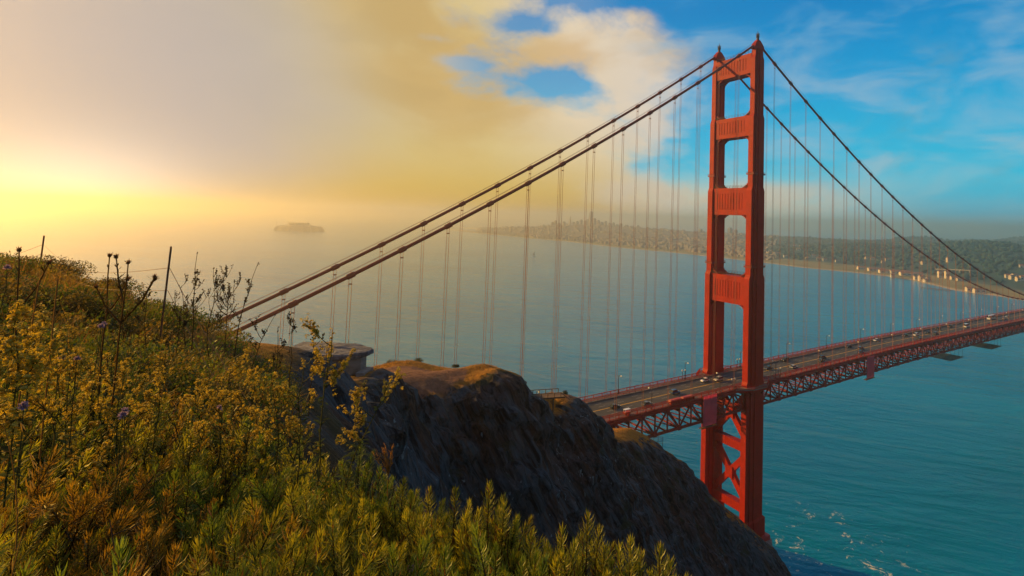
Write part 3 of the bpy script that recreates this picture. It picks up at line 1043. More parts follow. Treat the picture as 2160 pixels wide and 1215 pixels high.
SHORE = [(940, 484.5), (1000, 491), (1110, 502), (1200, 510), (1300, 521.5), (1400, 531), (1490, 540), (1600, 553), (1700, 565), (1800, 575), (1870, 582.5),
         (1930, 592), (1960, 599), (2020, 613), (2100, 624), (2160, 634), (2300, 662), (2700, 730)]
CREST2 = [(940, 484), (1000, 486.5), (1060, 481), (1150, 477), (1250, 474), (1350, 481), (1420, 486), (1490, 491), (1560, 494), (1620, 499), (1700, 500.5), (1740, 504),
          (1800, 508), (1870, 507), (1900, 500.5), (1960, 499), (1990, 506), (2020, 508), (2050, 504), (2080, 508), (2110, 505), (2160, 498), (2300, 490), (2700, 500)]
CREST1 = [(940, 485), (1100, 495), (1300, 510), (1450, 521), (1560, 530), (1620, 533), (1700, 525), (1760, 519), (1820, 517), (1880, 522), (1930, 522), (1990, 516), (2040, 513.5), (2080, 512.5),
          (2130, 517), (2160, 524), (2300, 540), (2700, 560)]
D2 = [(940, 4700), (1000, 5200), (1300, 5400), (1700, 4300), (1900, 4300), (2160, 5600), (2700, 5600)]
D1OFF = [(940, 150), (1300, 500), (1620, 700), (1750, 900), (2000, 1000), (2160, 900), (2700, 900)]
FLAT = [(940, 60), (1300, 300), (1700, 330), (1870, 260), (2000, 260), (2160, 150), (2700, 150)]
us = np.arange(940, 2704, 6.0)
cols_v, flat_a, city_a = [], [], []
NS = 70


def shore_profile(u):
    p0 = at_z(u, interp(SHORE, u), 0.0)
    d = p0[:2] - CAM[:2]
    fw0 = d @ FW
    lat = (d @ RT) / fw0
    d1 = fw0 + interp(D1OFF, u)
    z1 = at_f(u, interp(CREST1, u), d1)[2]
    d2 = max(interp(D2, u), d1 + 500)
    z2 = at_f(u, interp(CREST2, u), d2)[2]
    fl = interp(FLAT, u)
    kd = [fw0 - 120, fw0, fw0 + 25, fw0 + fl, (fw0 + fl + d1) / 2, d1, d1 + 250, (d1 + d2) / 2, d2, d2 + 700, d2 + 2500]
    kz = [-8, 0, 3.0, 5.5, 5 + 0.55 * (z1 - 5), z1, max(z1 * 0.85, 3), max(3, 0.5 * (z1 + z2) * 0.8), z2, max(z2 * 0.7, 1), -8]
    return fw0, lat, fl, kd, kz


def smooth_interp(x, xs, ys):
    xs, ys = np.array(xs), np.array(ys)
    i = np.clip(np.searchsorted(xs, x) - 1, 0, len(xs) - 2)
    t = (x - xs[i]) / (xs[i + 1] - xs[i])
    t = np.clip(t, 0, 1)
    t = t * t * (3 - 2 * t)
    return ys[i] * (1 - t) + ys[i + 1] * t


for u in us:
    fw0, lat, fl, kd, kz = shore_profile(u)
    s = np.concatenate([np.linspace(kd[0], kd[5], 34, endpoint=False), np.linspace(kd[5], kd[-1], NS - 34)])
    z = smooth_interp(s, kd, kz)
    x = CAM[0] + FW[0] * s + RT[0] * s * lat
    y = CAM[1] + FW[1] * s + RT[1] * s * lat
    cols_v.append(np.stack([x, y, z], 1))
    flat_a.append(np.clip((fw0 + fl - s) / 60 + 0.5, 0, 1))
    city_a.append(np.full(NS, np.clip((1640 - u) / 120, 0, 1)))
V = np.concatenate(cols_v)
nz = fbm(np.stack([V[:, 0] / 260, V[:, 1] / 260, V[:, 2] * 0], 1), 5, 2.1, 0.55)
V[:, 2] += np.clip(V[:, 2] - 6, 0, 40) / 40 * nz * 9.0
ni = len(us)
idx = np.arange(ni * NS).reshape(ni, NS)
quads = np.stack([idx[:-1, :-1].ravel(), idx[1:, :-1].ravel(), idx[1:, 1:].ravel(), idx[:-1, 1:].ravel()], 1)
fme = np_mesh('far_shore_hills', V, quads, {'flat': np.concatenate(flat_a), 'city': np.concatenate(city_a)}, smooth=True)
fmat = bpy.data.materials.new('far_shore_ground')
fmat.use_nodes = True
q = G(fmat.node_tree)
b = q.n['Principled BSDF']
P = q.new('ShaderNodeNewGeometry').outputs['Position']
f1 = q.noise(P, 0.006, 6.0, 0.65)
f2 = q.noise(P, 0.03, 5.0, 0.65)
hillc = q.ramp(f2, [(0.3, (0.010, 0.036, 0.042, 1)), (0.55, (0.018, 0.056, 0.056, 1)), (0.75, (0.04, 0.08, 0.07, 1))])  # hill colour shifted to teal, blue haze put into the ground tone
cityc = q.ramp(f2, [(0.3, (0.07, 0.055, 0.04, 1)), (0.55, (0.16, 0.13, 0.10, 1)), (0.72, (0.26, 0.22, 0.18, 1))])
flatc = q.ramp(f1, [(0.35, (0.15, 0.14, 0.035, 1)), (0.55, (0.26, 0.20, 0.06, 1)), (0.7, (0.10, 0.12, 0.03, 1))])
a1 = q.new('ShaderNodeAttribute', attribute_name='flat')
a2 = q.new('ShaderNodeAttribute', attribute_name='city')
c = q.mix(a2.outputs['Fac'], hillc, cityc)
pz = q.sep(P)[2]
c = q.mix(a1.outputs['Fac'], c, flatc)
c = q.mix(q.rng(pz, 2.6, 1.2), c, (0.42, 0.33, 0.20, 1))
q.put(b.inputs['Base Color'], c)
b.inputs['Roughness'].default_value = 0.95
far_shore = link('far_shore_hills', fme, fmat)
tag(far_shore, kind='structure')


def shore_pt(u, extra):
    """point on the far shore: extra metres behind the water's edge in the direction of column u"""
    fw0, lat, fl, kd, kz = shore_profile(u)
    s = fw0 + extra
    z = float(smooth_interp(np.array([s]), kd, kz)[0])
    x, y = wxy(s, s * lat)
    return np.array([x, y, z]), s


# unit ball used for crowns, buds and blooms
t_ = (1 + 5 ** 0.5) / 2
iv = np.array([(-1, t_, 0), (1, t_, 0), (-1, -t_, 0), (1, -t_, 0), (0, -1, t_), (0, 1, t_), (0, -1, -t_), (0, 1, -t_), (t_, 0, -1), (t_, 0, 1), (-t_, 0, -1), (-t_, 0, 1)], float)
iv /= np.linalg.norm(iv[0])
if_ = np.array([(0, 11, 5), (0, 5, 1), (0, 1, 7), (0, 7, 10), (0, 10, 11), (1, 5, 9), (5, 11, 4), (11, 10, 2), (10, 7, 6), (7, 1, 8), (3, 9, 4), (3, 4, 2), (3, 2, 6), (3, 6, 8), (3, 8, 9),
                (4, 9, 5), (2, 4, 11), (6, 2, 10), (8, 6, 7), (9, 8, 1)])


def subdiv(v, f):
    v = [tuple(p) for p in v]
    cache, nf_ = {}, []

    def mid(a, b_):
        k = (min(a, b_), max(a, b_))
        if k not in cache:
            p = (np.array(v[a]) + np.array(v[b_])) / 2
            v.append(tuple(p / np.linalg.norm(p)))
            cache[k] = len(v) - 1
        return cache[k]
    for a, b_, c_ in f:
        ab, bc, ca = mid(a, b_), mid(b_, c_), mid(c_, a)
        nf_ += [(a, ab, ca), (b_, bc, ab), (c_, ca, bc), (ab, bc, ca)]
    return np.array(v), np.array(nf_)


iv1, if1 = subdiv(iv, if_)
r_ = np.random.default_rng(3)
HP = []

# city: low blocks as one mass, the towers one by one
MT['pale_wall'] = mat('pale_render', (0.62, 0.55, 0.44), 0.8, var=0.1, scale=0.05)
MT['grey_wall'] = mat('grey_render', (0.30, 0.27, 0.24), 0.8, var=0.15, scale=0.05)
MT['roof_red'] = mat('red_tile_roof', (0.32, 0.12, 0.06), 0.8, var=0.2, scale=0.3)
MT['roof_dark'] = mat('dark_roof', (0.10, 0.09, 0.09), 0.8)
MT['window'] = mat('distant_window_glass', (0.05, 0.06, 0.07), 0.15)
cb = MB()
for k in range(1500):
    u = r_.uniform(1010, 1640)
    fw0, lat, fl, kd, kz = shore_profile(u)
    p, s_ = shore_pt(u, fl * 0.5 + (kd[8] - fw0) * r_.random() ** 1.3)
    w_, d_, h = r_.uniform(8, 26), r_.uniform(8, 22), r_.uniform(5, 16)
    cb.box(p[0] - w_ / 2, p[0] + w_ / 2, p[1] - d_ / 2, p[1] + d_ / 2, p[2] - 6, p[2] + h, int(r_.random() < 0.5))
MT['city_a'] = mat('city_wall_buff', (0.28, 0.23, 0.18), 0.85)
MT['city_b'] = mat('city_wall_grey', (0.34, 0.29, 0.23), 0.85)
o = cb.build('city_blocks', [MT['city_a'], MT['city_b']])
tag(o, kind='stuff')


def tower(u, vtop, w_, fw_off=0, crown=None, body='grey_wall', label='', vbase=None):
    d = interp(D2, u) + fw_off
    top = at_f(u, vtop, d)
    z0 = max(2.0, at_f(u, (interp(CREST2, u) + 6), d)[2] - 10)
    h = top[2] - z0
    t = empty('skyscraper', (top[0], top[1], z0))
    tag(t, label, 'skyscraper', 'hazy skyscrapers of the city skyline')
    m = MB()
    if crown == 'spire':
        m.loft([[(-w_ / 2, -w_ / 2, -10), (w_ / 2, -w_ / 2, -10), (w_ / 2, w_ / 2, -10), (-w_ / 2, w_ / 2, -10)], [(-1, -1, h), (1, -1, h), (1, 1, h), (-1, 1, h)]])
    elif crown == 'round':
        ring = lambda s_, z: [(w_ / 2 * s_ * math.copysign(abs(math.cos(a)) ** .6, math.cos(a)), w_ / 2 * s_ * math.copysign(abs(math.sin(a)) ** .6, math.sin(a)), z) for a in [2 * math.pi * k / 16 for k in range(16)]]
        m.loft([ring(1, -10), ring(1, h * 0.55), ring(0.95, h * 0.75), ring(0.82, h * 0.9), ring(0.6, h)])
    else:
        m.box(-w_ / 2, w_ / 2, -w_ * 0.4, w_ * 0.4, -10, h * 0.9)
        m.box(-w_ * 0.36, w_ * 0.36, -w_ * 0.28, w_ * 0.28, h * 0.9, h)
    m.build('tower_body', MT[body], t)
    if crown != 'spire':
        m = MB()
        z = 6.0
        while z < h * 0.88:
            m.box(-w_ / 2 - 0.3, w_ / 2 + 0.3, -w_ * 0.4 - 0.3, w_ * 0.4 + 0.3, z, z + 1.7) if crown != 'round' else m.tube([(0, 0, z), (0, 0, z + 1.7)], w_ / 2 * (1.01 if z < h * .5 else .97), 16)
            z += 7.5
        ob = m.build('window_band', MT['window'], t)
    return t


tower(1247, 446, 44, 300, 'round', label='tallest skyscraper of the hazy skyline, a rounded slab topping the downtown cluster')
tower(1203, 455, 40, 200, 'spire', label='slender pyramid skyscraper with a needle point in the hazy skyline')
for k, (u, v, w_) in enumerate([(1166, 468, 40), (1172, 465, 34), (1180, 470, 44), (1190, 467, 38), (1196, 471, 30), (1210, 468, 42), (1218, 466, 36), (1226, 463, 40), (1235, 465, 44), (1240, 462, 36),
                                (1254, 460, 44), (1262, 464, 38), (1270, 468, 44), (1278, 466, 34), (1286, 470, 40), (1294, 469, 30), (1302, 473, 40), (1310, 471, 34), (1322, 474, 42), (1334, 476, 34), (1346, 475, 30)]):
    tower(u, v, w_ * 0.72, (k % 5) * 120, label='hazy office tower in the crowded downtown cluster across the bay')
for u, v, w_, tx in [(1382, 482, 34, 'lone apartment tower standing right of the downtown cluster on the hazy ridge'), (1540, 480, 34, 'apartment tower rising above the ridge just left of the bridge leg'),
                     (1552, 484, 28, 'apartment tower seen through the tower opening beside its taller neighbour'), (1478, 483, 30, 'squat block on the hazy ridge left of the bridge tower')]:
    tower(u, v, w_, 0, label=tx)

HOUSE_GROUP = 'pale houses on the far shore'


def house(name, loc, w_, d_, h, rz, label, cat='house', group=HOUSE_GROUP, wall='pale_wall', roof='roof_red', rh=0.35, wins=0):
    t = empty(name, loc, rz)
    HP.append(tuple(loc[:2]))
    tag(t, label, cat, group)
    m = MB()
    m.box(-w_ / 2, w_ / 2, -d_ / 2, d_ / 2, -3, h)
    m.add([(-w_ / 2, -d_ / 2, h), (-w_ / 2, d_ / 2, h), (-w_ / 2, 0, h + d_ * rh)], [(0, 1, 2)])
    m.add([(w_ / 2, -d_ / 2, h), (w_ / 2, d_ / 2, h), (w_ / 2, 0, h + d_ * rh)], [(2, 1, 0)])
    m.build('wall', MT[wall], t)
    m = MB()
    for s_ in (-1, 1):
        a0 = (-w_ / 2 - .6, s_ * (d_ / 2 + .6), h - .6 * rh * 2 * .5)
        vs = [a0, (w_ / 2 + .6, a0[1], a0[2]), (w_ / 2 + .6, 0, h + d_ * rh + .15), (-w_ / 2 - .6, 0, h + d_ * rh + .15)]
        m.add(vs + [(x, y, z + .35) for x, y, z in vs], [(3, 2, 1, 0), (4, 5, 6, 7), (0, 1, 5, 4), (1, 2, 6, 5), (2, 3, 7, 6), (3, 0, 4, 7)])
    m.build('roof', MT[roof], t)
    if wins:
        for s_ in (-1, 1):
            for k in range(wins):
                x = -w_ / 2 + w_ * (k + .5) / wins
                m = MB()
                ya, yb = sorted((s_ * d_ / 2, s_ * (d_ / 2 + .06)))
                m.box(x - w_ / wins * .27, x + w_ / wins * .27, ya, yb, h * .35, h * .72)
                m.build('window', MT['window'], t)
    return t


RZ0 = math.atan2(RT[1], RT[0])
for u, ex, L, tx in [(1848, 120, 60, 'short pale shed at the left end of the row behind the beach'), (1882, 110, 95, 'longest pale hangar of the row behind the grassy shore'),
                     (1898, 130, 70, 'pale hangar right of the longest one behind the grassy shore'), (1922, 120, 78, 'pale hangar at the right end of the row behind the grassy shore'), (1816, 130, 26, 'small pale hut alone on the grassy shore left of the hangars')]:
    p, s_ = shore_pt(u, ex)
    house('hangar', p, L, 20, 9, RZ0 - 0.10, tx, 'hangar', 'pale hangars on the far shore', 'pale_wall', 'roof_red', 0.22, wins=4)
for k, (u, ex, h, tx) in enumerate([(1933, 25, 8, 'small cream boathouse at the left of the waterside group'), (1944, 30, 13, 'taller cream house in the middle of the waterside group'), (1952, 20, 6, 'low cream shed by the water beside the taller house'),
                                (1957, 45, 10, 'cream house at the right of the waterside group')]):
    p, s_ = shore_pt(u, ex)
    house('house', p, 17 + 3 * (k % 2), 12, h, RZ0 + 0.2 * k, tx, wins=2)
for u, ex, w_, h, tx in [(1982, 230, 11, 26, 'narrow tall cream house with a steep roof left of the viaduct pier'), (1997, 240, 11, 30, 'taller narrow cream house beside the viaduct pier'), (2012, 250, 22, 11, 'cream house under the middle of the viaduct'),
                         (2026, 240, 26, 9, 'long cream house under the right half of the viaduct'), (2045, 14, 20, 11, 'sunlit boxy hut at the water edge left of its wider twin'), (2066, 12, 32, 11, 'sunlit wide hut at the water edge right of its narrower twin')]:
    p, s_ = shore_pt(u, ex)
    house('house', p, w_, 11, h * 0.8, RZ0, tx, wins=2)
rr = np.random.default_rng(8)
hs = [(1620, 533), (1624, 541), (1632, 537), (1642, 536), (1656, 541), (1677, 518), (1688, 519), (1684, 526), (1702, 544), (1717, 541), (1728, 547), (1740, 549), (1766, 551), (1829, 544), (1840, 546), (1863, 553), (1872, 548), (1948, 556),
      (2128, 582), (2134, 584), (2141, 582), (2152, 588), (2158, 586), (2002, 549), (2158, 562)]
for k, (u, v) in enumerate(hs):
    fw0, lat, fl, kd, kz = shore_profile(u)
    best = None
    for s_ in np.linspace(fw0 + 20, kd[8], 240):
        z = float(smooth_interp(np.array([s_]), kd, kz)[0]) + 4
        d = abs(at_f(u, v, s_)[2] - z)
        if best is None or d < best[0]:
            best = (d, s_, z)
    x, y = wxy(best[1], best[1] * lat)
    grp = 'right' if u > 2100 else 'left'
    lb = ('cream house in the sunlit cluster on the wooded slope right of the viaduct' if u > 2100 else
          'small cream house on the far slope between the near bridge leg and the hangars')
    if (u, v) == (2002, 549):
        lb = 'lone pale house on the dark wooded hill above the viaduct'
    if (u, v) == (2158, 562):
        lb = 'pale house highest up the wooded slope at the right, above the sunlit cluster'
    house('house', (x, y, best[2] - 6), rr.uniform(14, 24), rr.uniform(9, 13), rr.uniform(8, 13), RZ0 + rr.uniform(-.4, .4), lb, wins=2)

# woods on the far hills: crowns that read as one mass, with clearings round the houses
wv, wf, wt = [], [], []
r_ = np.random.default_rng(3)
nb = 0
for k in range(4200):
    u = r_.uniform(1600, 2330)
    fw0, lat, fl, kd, kz = shore_profile(u)
    e = fl + 20 + (kd[5] - fw0 - fl + 250) * r_.random() ** 0.8
    if r_.random() < 0.35:
        e = (kd[5] - fw0) + (kd[8] - kd[5]) * r_.random()
    p, s_ = shore_pt(u, e)
    if u < 1760 and r_.random() < 0.45:
        continue
    dv = np.array(HP) - p[:2]
    if (np.hypot(dv[:, 0], dv[:, 1]) < 26).any():
        continue
    vd = (CAM[:2] - p[:2]) / np.linalg.norm(CAM[:2] - p[:2])
    fr_ = -(dv @ vd)                      # how far the crown stands in front of each house
    sd__ = np.abs(dv @ np.array([-vd[1], vd[0]]))
    if ((fr_ > 0) & (fr_ < 150) & (sd__ < 20)).any():
        continue
    h = r_.uniform(7, 15)
    w_ = h * r_.uniform(0.45, 0.8)
    vv = iv1 * np.array([w_, w_, h * 0.6]) * (1 + 0.28 * r_.standard_normal((len(iv1), 1))) + p + np.array([0, 0, h * 0.45])
    wv.append(vv)
    wf.append(if1 + nb)
    wt.append(np.full(len(vv), r_.random()))
    nb += len(vv)
wme = np_mesh('woods', np.concatenate(wv), np.concatenate(wf), {'tint': np.concatenate(wt)})
wmat = bpy.data.materials.new('far_tree_crowns')
wmat.use_nodes = True
q = G(wmat.node_tree)
a1 = q.new('ShaderNodeAttribute', attribute_name='tint')
q.put(q.n['Principled BSDF'].inputs['Base Color'], q.ramp(a1.outputs['Fac'], [(0.0, (0.008, 0.036, 0.042, 1)), (0.6, (0.014, 0.055, 0.056, 1)), (1.0, (0.03, 0.075, 0.06, 1))]))  # crowns tinted teal, distance haze put into the leaf colour
q.n['Principled BSDF'].inputs['Roughness'].default_value = 0.9
woods = link('woods', wme, wmat)
tag(woods, kind='stuff')

# viaduct behind the shore
pa, _ = shore_pt(1975, 330)
pb, _ = shore_pt(2050, 330)
za, zb = at_f(1975, 567.5, (pa[:2] - CAM[:2]) @ FW)[2], at_f(2050, 570.5, (pb[:2] - CAM[:2]) @ FW)[2]
via = empty('viaduct', (pa[0], pa[1], pa[2]))
tag(via, 'long pale road viaduct on slim piers crossing the low land under the wooded hill', 'viaduct')
dd_ = pb - pa
m = MB()
m.beam((0, 0, za - pa[2]), (dd_[0], dd_[1], zb - pa[2]), 9, 2.6)
dk = m.build('deck', MT['grey_wall'], via)
for t_ in (0.38, 0.68, 0.95):
    m = MB()
    z = za + (zb - za) * t_ - pa[2]
    m.box(dd_[0] * t_ - 2, dd_[0] * t_ + 2, dd_[1] * t_ - 2, dd_[1] * t_ + 2, -4, z - 1.2)
    m.build('pier', MT['grey_wall'], via)
# jetties
for (u0, v0), (u1, v1), tx in (((1882, 584), (1916, 588.5), 'low dark jetty reaching into the bay in front of the hangars'), ((1943, 606.5), (2008, 613), 'longer jetty with a sandy end in front of the waterside houses')):
    p0, p1 = at_z(u0, v0, 2), at_z(u1, v1, 2)
    j = empty('jetty', (p0[0], p0[1], 0))
    tag(j, tx, 'jetty')
    d = p1 - p0
    m = MB()
    m.beam((0, 0, 2.4), (d[0], d[1], 2.4), 7, 1.2)
    m.build('deck', MT['wood'], j)
    L = np.linalg.norm(d)
    m = MB()
    for k in range(int(L / 9) + 1):
        t_ = k * 9 / L
        for s_ in (-2.5, 2.5):
            m.tube([(d[0] * t_ - d[1] / L * s_, d[1] * t_ + d[0] / L * s_, -5), (d[0] * t_ - d[1] / L * s_, d[1] * t_ + d[0] / L * s_, 2)], 0.5, 6)
    m.build('piles', MT['wood'], j)
p = at_z(1883, 583.5, 3.0)
house('house', (p[0], p[1], 3.0), 14, 9, 6, RZ0, 'small sunlit hut on the end of the jetty in front of the hangars', wins=1)

# island with its prison block
ic = at_z(631, 487, 0.0)
ifw = (ic[:2] - CAM[:2]) @ FW
mpp = ifw / FPX


def iz(v):
    return at_f(631, v, ifw)[2]


n_ = 48
rings = []
rr = np.random.default_rng(4)
jit = rr.uniform(0.9, 1.08, n_)
for sx, sy, z in ((51, 20, -9), (50.5, 19, 2), (47, 17, iz(480)), (44, 14, iz(477.2)), (30, 9, iz(475.8)), (12, 4, iz(475.5))):
    rings.append([(math.cos(a) * sx * mpp * jit[i], math.sin(a) * sy * mpp * jit[i], z + (0 if z < 3 else rr.uniform(-2, 2))) for i, a in enumerate([2 * math.pi * k / n_ for k in range(n_)])])
m = MB()
m.loft(rings)
isl = m.build('island_terrain', MT['grey_wall'])
isl.location = (ic[0], ic[1], 0)
isl.rotation_euler = (0, 0, RZ0)
tag(isl, kind='structure')
xr = Vector((math.cos(RZ0), math.sin(RZ0), 0))
pb_ = empty('prison_block', (ic[0] + xr[0] * 3 * mpp, ic[1] + xr[1] * 3 * mpp, iz(476.5)), RZ0)
tag(pb_, 'long prison block on top of the hazy rock island', 'building')
m = MB()
hh = iz(470.3) - iz(476.5)
m.box(-20 * mpp, 14 * mpp, -30, 30, -8, hh)
m.box(14 * mpp, 22 * mpp, -25, 25, -8, hh * 0.45)
m.build('wall', MT['pale_wall'], pb_)
m = MB()
m.box(-20.5 * mpp, 14.5 * mpp, -32, 32, hh, hh + 2)
m.build('roof', MT['roof_dark'], pb_)
m = MB()
for zf in (0.3, 0.65):
    for k in range(24):
        x = (-19.4 + k * 1.4) * mpp
        m.box(x, x + 0.7 * mpp, -30.4, -29.9, hh * zf, hh * zf + 5)
m.build('window_rows', MT['window'], pb_)
for du, vt, nm, tx in ((-24, 468.0, 'lighthouse', 'slim lighthouse left of the prison block on the island'), (-49, 466, 'radio_mast', 'thin mast at the left end of the hazy island'), (18, 466, 'radio_mast', 'thin mast beside the right end of the prison block')):
    t = empty(nm, (ic[0] + xr[0] * du * mpp, ic[1] + xr[1] * du * mpp, iz(479) if du < -40 else iz(477.0)))
    tag(t, tx, nm.replace('_', ' '))
    h = iz(vt) - t.location[2]
    m = MB()
    if nm == 'lighthouse':
        m.tube([(0, 0, -5), (0, 0, h * 0.8)], [4.5, 3.2], 8)
        m.build('tower_shaft', MT['pale_wall'], t)
        m = MB()
        m.tube([(0, 0, h * 0.8), (0, 0, h * 0.84), (0, 0, h * 0.84), (0, 0, h * 0.95), (0, 0, h)], [5, 5, 3, 3, 0.5], 8)
        m.build('lantern', MT['iron'], t)
    else:
        m.tube([(0, 0, -5), (0, 0, h)], [1.6, 0.6], 5)
        m.build('mast', MT['iron'], t)
        m = MB()
        for f_ in (0.5, 0.8):
            m.beam((-4, 0, h * f_), (4, 0, h * f_), 0.8, 0.8)
        m.build('cross_arm', MT['iron'], t)

# sailing boat out on the bay
p = at_z(1127, 540, 0.0)
sb = empty('sailing_boat', (p[0], p[1], 0), RZ0 + 0.4)
tag(sb, 'tiny sailing boat alone on the hazy bay below the skyline', 'boat')
m = MB()
ring = lambda s_, z: [(9 * s_ * x, 2.4 * s_ * y, z) for x, y in ((-1, -.7), (0, -1), (.7, -.7), (1.15, 0), (.7, .7), (0, 1), (-1, .7))]
m.loft([ring(.75, -.8), ring(1, 1.6)])
m.build('hull', MT['car_white'], sb)
m = MB()
m.tube([(0.5, 0, 1.5), (0.5, 0, 24)], 0.25, 6)
m.build('mast', MT['iron'], sb)
m = MB()
m.add([(0.2, -.1, 3), (-7.5, -.1, 3.2), (0.2, -.1, 23), (0.2, .1, 3), (-7.5, .1, 3.2), (0.2, .1, 23)], [(0, 1, 2), (5, 4, 3), (0, 3, 4, 1), (1, 4, 5, 2), (2, 5, 3, 0)])
m.build('sail', MT['grey_wall'], sb)

# ------------------------------------------------------------------ on the bridge: cars, lamps, sheeting


def rot_copy(root, loc, rz):
    r2 = root.copy()
    COL.objects.link(r2)
    r2.location = loc
    r2.rotation_euler = (0, 0, rz)
    for ch in list(root.children):
        c2 = ch.copy()
        COL.objects.link(c2)
        c2.parent = r2
        for gch in list(ch.children):
            d2 = gch.copy()
            COL.objects.link(d2)
            d2.parent = c2
    return r2


def car_proto(kind, paint):
    t = empty('car')
    S = 1.18
    L, W, H = {'saloon': (4.6, 1.85, 1.42), 'suv': (4.7, 1.9, 1.75), 'van': (5.6, 2.05, 2.5), 'bus': (11.5, 2.5, 3.3)}[kind]
    L, W, H = L * S, W * S, H * S * 1.12
    a, b_ = L / 2, W / 2
    m = MB()
    if kind in ('saloon', 'suv'):
        belt = H * 0.56
        prof = [(-a, .30 * H), (-a, belt * .95), (-a * .93, belt), (a * .45, belt), (a * .95, belt * .86), (a, belt * .6), (a, .28 * H)]
    else:
        belt = H * 0.52
        prof = [(-a, .15 * H), (-a, belt), (a * .97, belt), (a, belt * .8), (a, .15 * H)]
    n_ = len(prof)
    m.loft([[(x, -b_, z) for x, z in prof], [(x, b_, z) for x, z in prof]])
    m.build('body', MT[paint], t)
    m = MB()
    if kind == 'saloon':
        lo, hi = [(-a * .86, belt), (a * .48, belt)], [(-a * .52, H), (a * .12, H)]
    elif kind == 'suv':
        lo, hi = [(-a * .95, belt), (a * .48, belt)], [(-a * .82, H), (a * .18, H)]
    else:
        lo, hi = [(-a * .99, belt), (a * .95, belt)], [(-a * .98, H), (a * .80, H)]
    ring = lambda p, y, z: [(p[0][0], -y, z), (p[1][0], -y, z), (p[1][0], y, z), (p[0][0], y, z)]
    m.loft([ring(lo, b_ * .96, belt - .02), ring(hi, b_ * .80, H - .06)])
    m.build('glass', MT['glass'], t)
    m = MB()
    m.loft([ring(hi, b_ * .84, H - .12), ring([(hi[0][0] + .15, H), (hi[1][0] - .15, H)], b_ * .76, H + .02)])
    m.build('roof', MT[paint], t)
    for sx in (-.62, .64):
        for sy in (-1, 1):
            m = MB()
            r = .34 * S if kind != 'bus' else .5 * S
            m.tube([(a * sx, sy * (b_ - .22), r), (a * sx, sy * (b_ + .02), r)], r, 12)
            m.build('wheel', MT['tyre'], t)
    for sy in (-1, 1):
        m = MB()
        m.box(a - .02, a + .05, sy * b_ * .7 - .2, sy * b_ * .7 + .2, belt * .66, belt * .86)
        m.build('headlight', MT['lampglass'], t)
    return t


CARS = [(-82.3, -1.6, 'saloon', 'car_black', 'dark saloon car nearest the cliff on the bridge deck'), (-67.3, -6.6, 'saloon', 'car_grey', 'grey saloon car beside the western kerb, second from the cliff'),
        (-44.7, -1.6, 'suv', 'car_blue', 'dark blue car between the cliff and the tower'), (-16.7, 4.6, 'saloon', 'car_white', 'white saloon car just in front of the tower legs'),
        (-9.4, 1.6, 'suv', 'car_silver', 'silver car between the two tower legs'), (33.7, 1.6, 'saloon', 'car_black', 'black car first beyond the tower in the middle lane'),
        (59, 7.6, 'suv', 'car_black', 'black car beside the far kerb first beyond the tower'), (49.8, -4.6, 'saloon', 'car_silver', 'silver car beside the near kerb first beyond the tower'),
        (85.5, -1.6, 'suv', 'car_black', 'black car leading a close pair left of the second pink sheet'), (78.5, -5.0, 'saloon', 'car_grey', 'grey car trailing a close pair left of the second pink sheet'),
        (131.4, 6.6, 'saloon', 'car_black', 'dark car beside the far kerb above the second pink sheet'), (132.7, -1.6, 'suv', 'car_grey', 'grey car in the middle lane above the second pink sheet'),
        (123, -6.5, 'saloon', 'car_blue', 'dark blue car beside the near kerb above the second pink sheet'), (171.4, 7.2, 'saloon', 'car_white', 'lone white car beyond the second pink sheet beside the far kerb'),
        (212.3, 4.8, 'saloon', 'car_black', None), (223.1, 1.6, 'suv', 'car_white', 'white car among dark ones in the middle of the far traffic'), (210.2, -6.9, 'saloon', 'car_grey', None),
        (245.2, 1.8, 'saloon', 'car_black', None), (245.7, -4.2, 'suv', 'car_grey', None), (272.2, 4.6, 'suv', 'car_black', None), (296.7, 4.6, 'suv', 'car_black', None),
        (312.3, -2.3, 'van', 'car_white', 'white van in the far traffic near the right edge'), (328.2, 4.4, 'saloon', 'car_black', None), (392.7, 4.5, 'bus', 'car_white', 'white bus in the far traffic near the right edge'),
        (351.7, -7.4, 'saloon', 'car_red', 'red car beside the near kerb in the far traffic'), (409.3, -1.6, 'suv', 'car_silver', None), (428.7, 1.7, 'saloon', 'car_silver', None)]
protos = {}
for x, y, kind, paint, lb in CARS:
    key = (kind, paint)
    rz = 0.0 if y < 0 else math.pi
    loc = (x, y, 95.41 + drop(x))
    if key not in protos:
        t = car_proto(kind, paint)
        t.location, t.rotation_euler = loc, (0, 0, rz)
        protos[key] = t
    else:
        t = rot_copy(protos[key], loc, rz)
    tone = {'car_black': 'black', 'car_grey': 'grey', 'car_silver': 'silver'}.get(paint, '')
    tag(t, lb or ('small %s car in the far traffic towards the right edge' % tone), 'bus' if kind == 'bus' else 'van' if kind == 'van' else 'car', 'vehicles crossing the bridge')


def lamp_proto():
    t = empty('street_lamp')
    m = MB()
    m.tube([(0, 0, 0), (0, 0, 1.0), (0, 0, 8.8)], [0.26, 0.17, 0.12], 8)
    m.box(-.32, .32, -.32, .32, 0, .5)
    m.build('post', MT['iron'], t)
    m = MB()
    m.tube([(0, 0, 8.6), (0, -.7, 9.1), (0, -1.9, 9.15)], 0.09, 6)
    m.beam((0, 0, 7.8), (0, -1.1, 9.0), .08, .08)
    m.build('arm', MT['iron'], t)
    m = MB()
    m.loft([[(-.32, -2.5, 8.75), (.32, -2.5, 8.75), (.32, -1.7, 8.75), (-.32, -1.7, 8.75)], [(-.24, -2.4, 9.3), (.24, -2.4, 9.3), (.24, -1.8, 9.3), (-.24, -1.8, 9.3)]])
    m.build('lantern', MT['lampglass'], t)
    return t


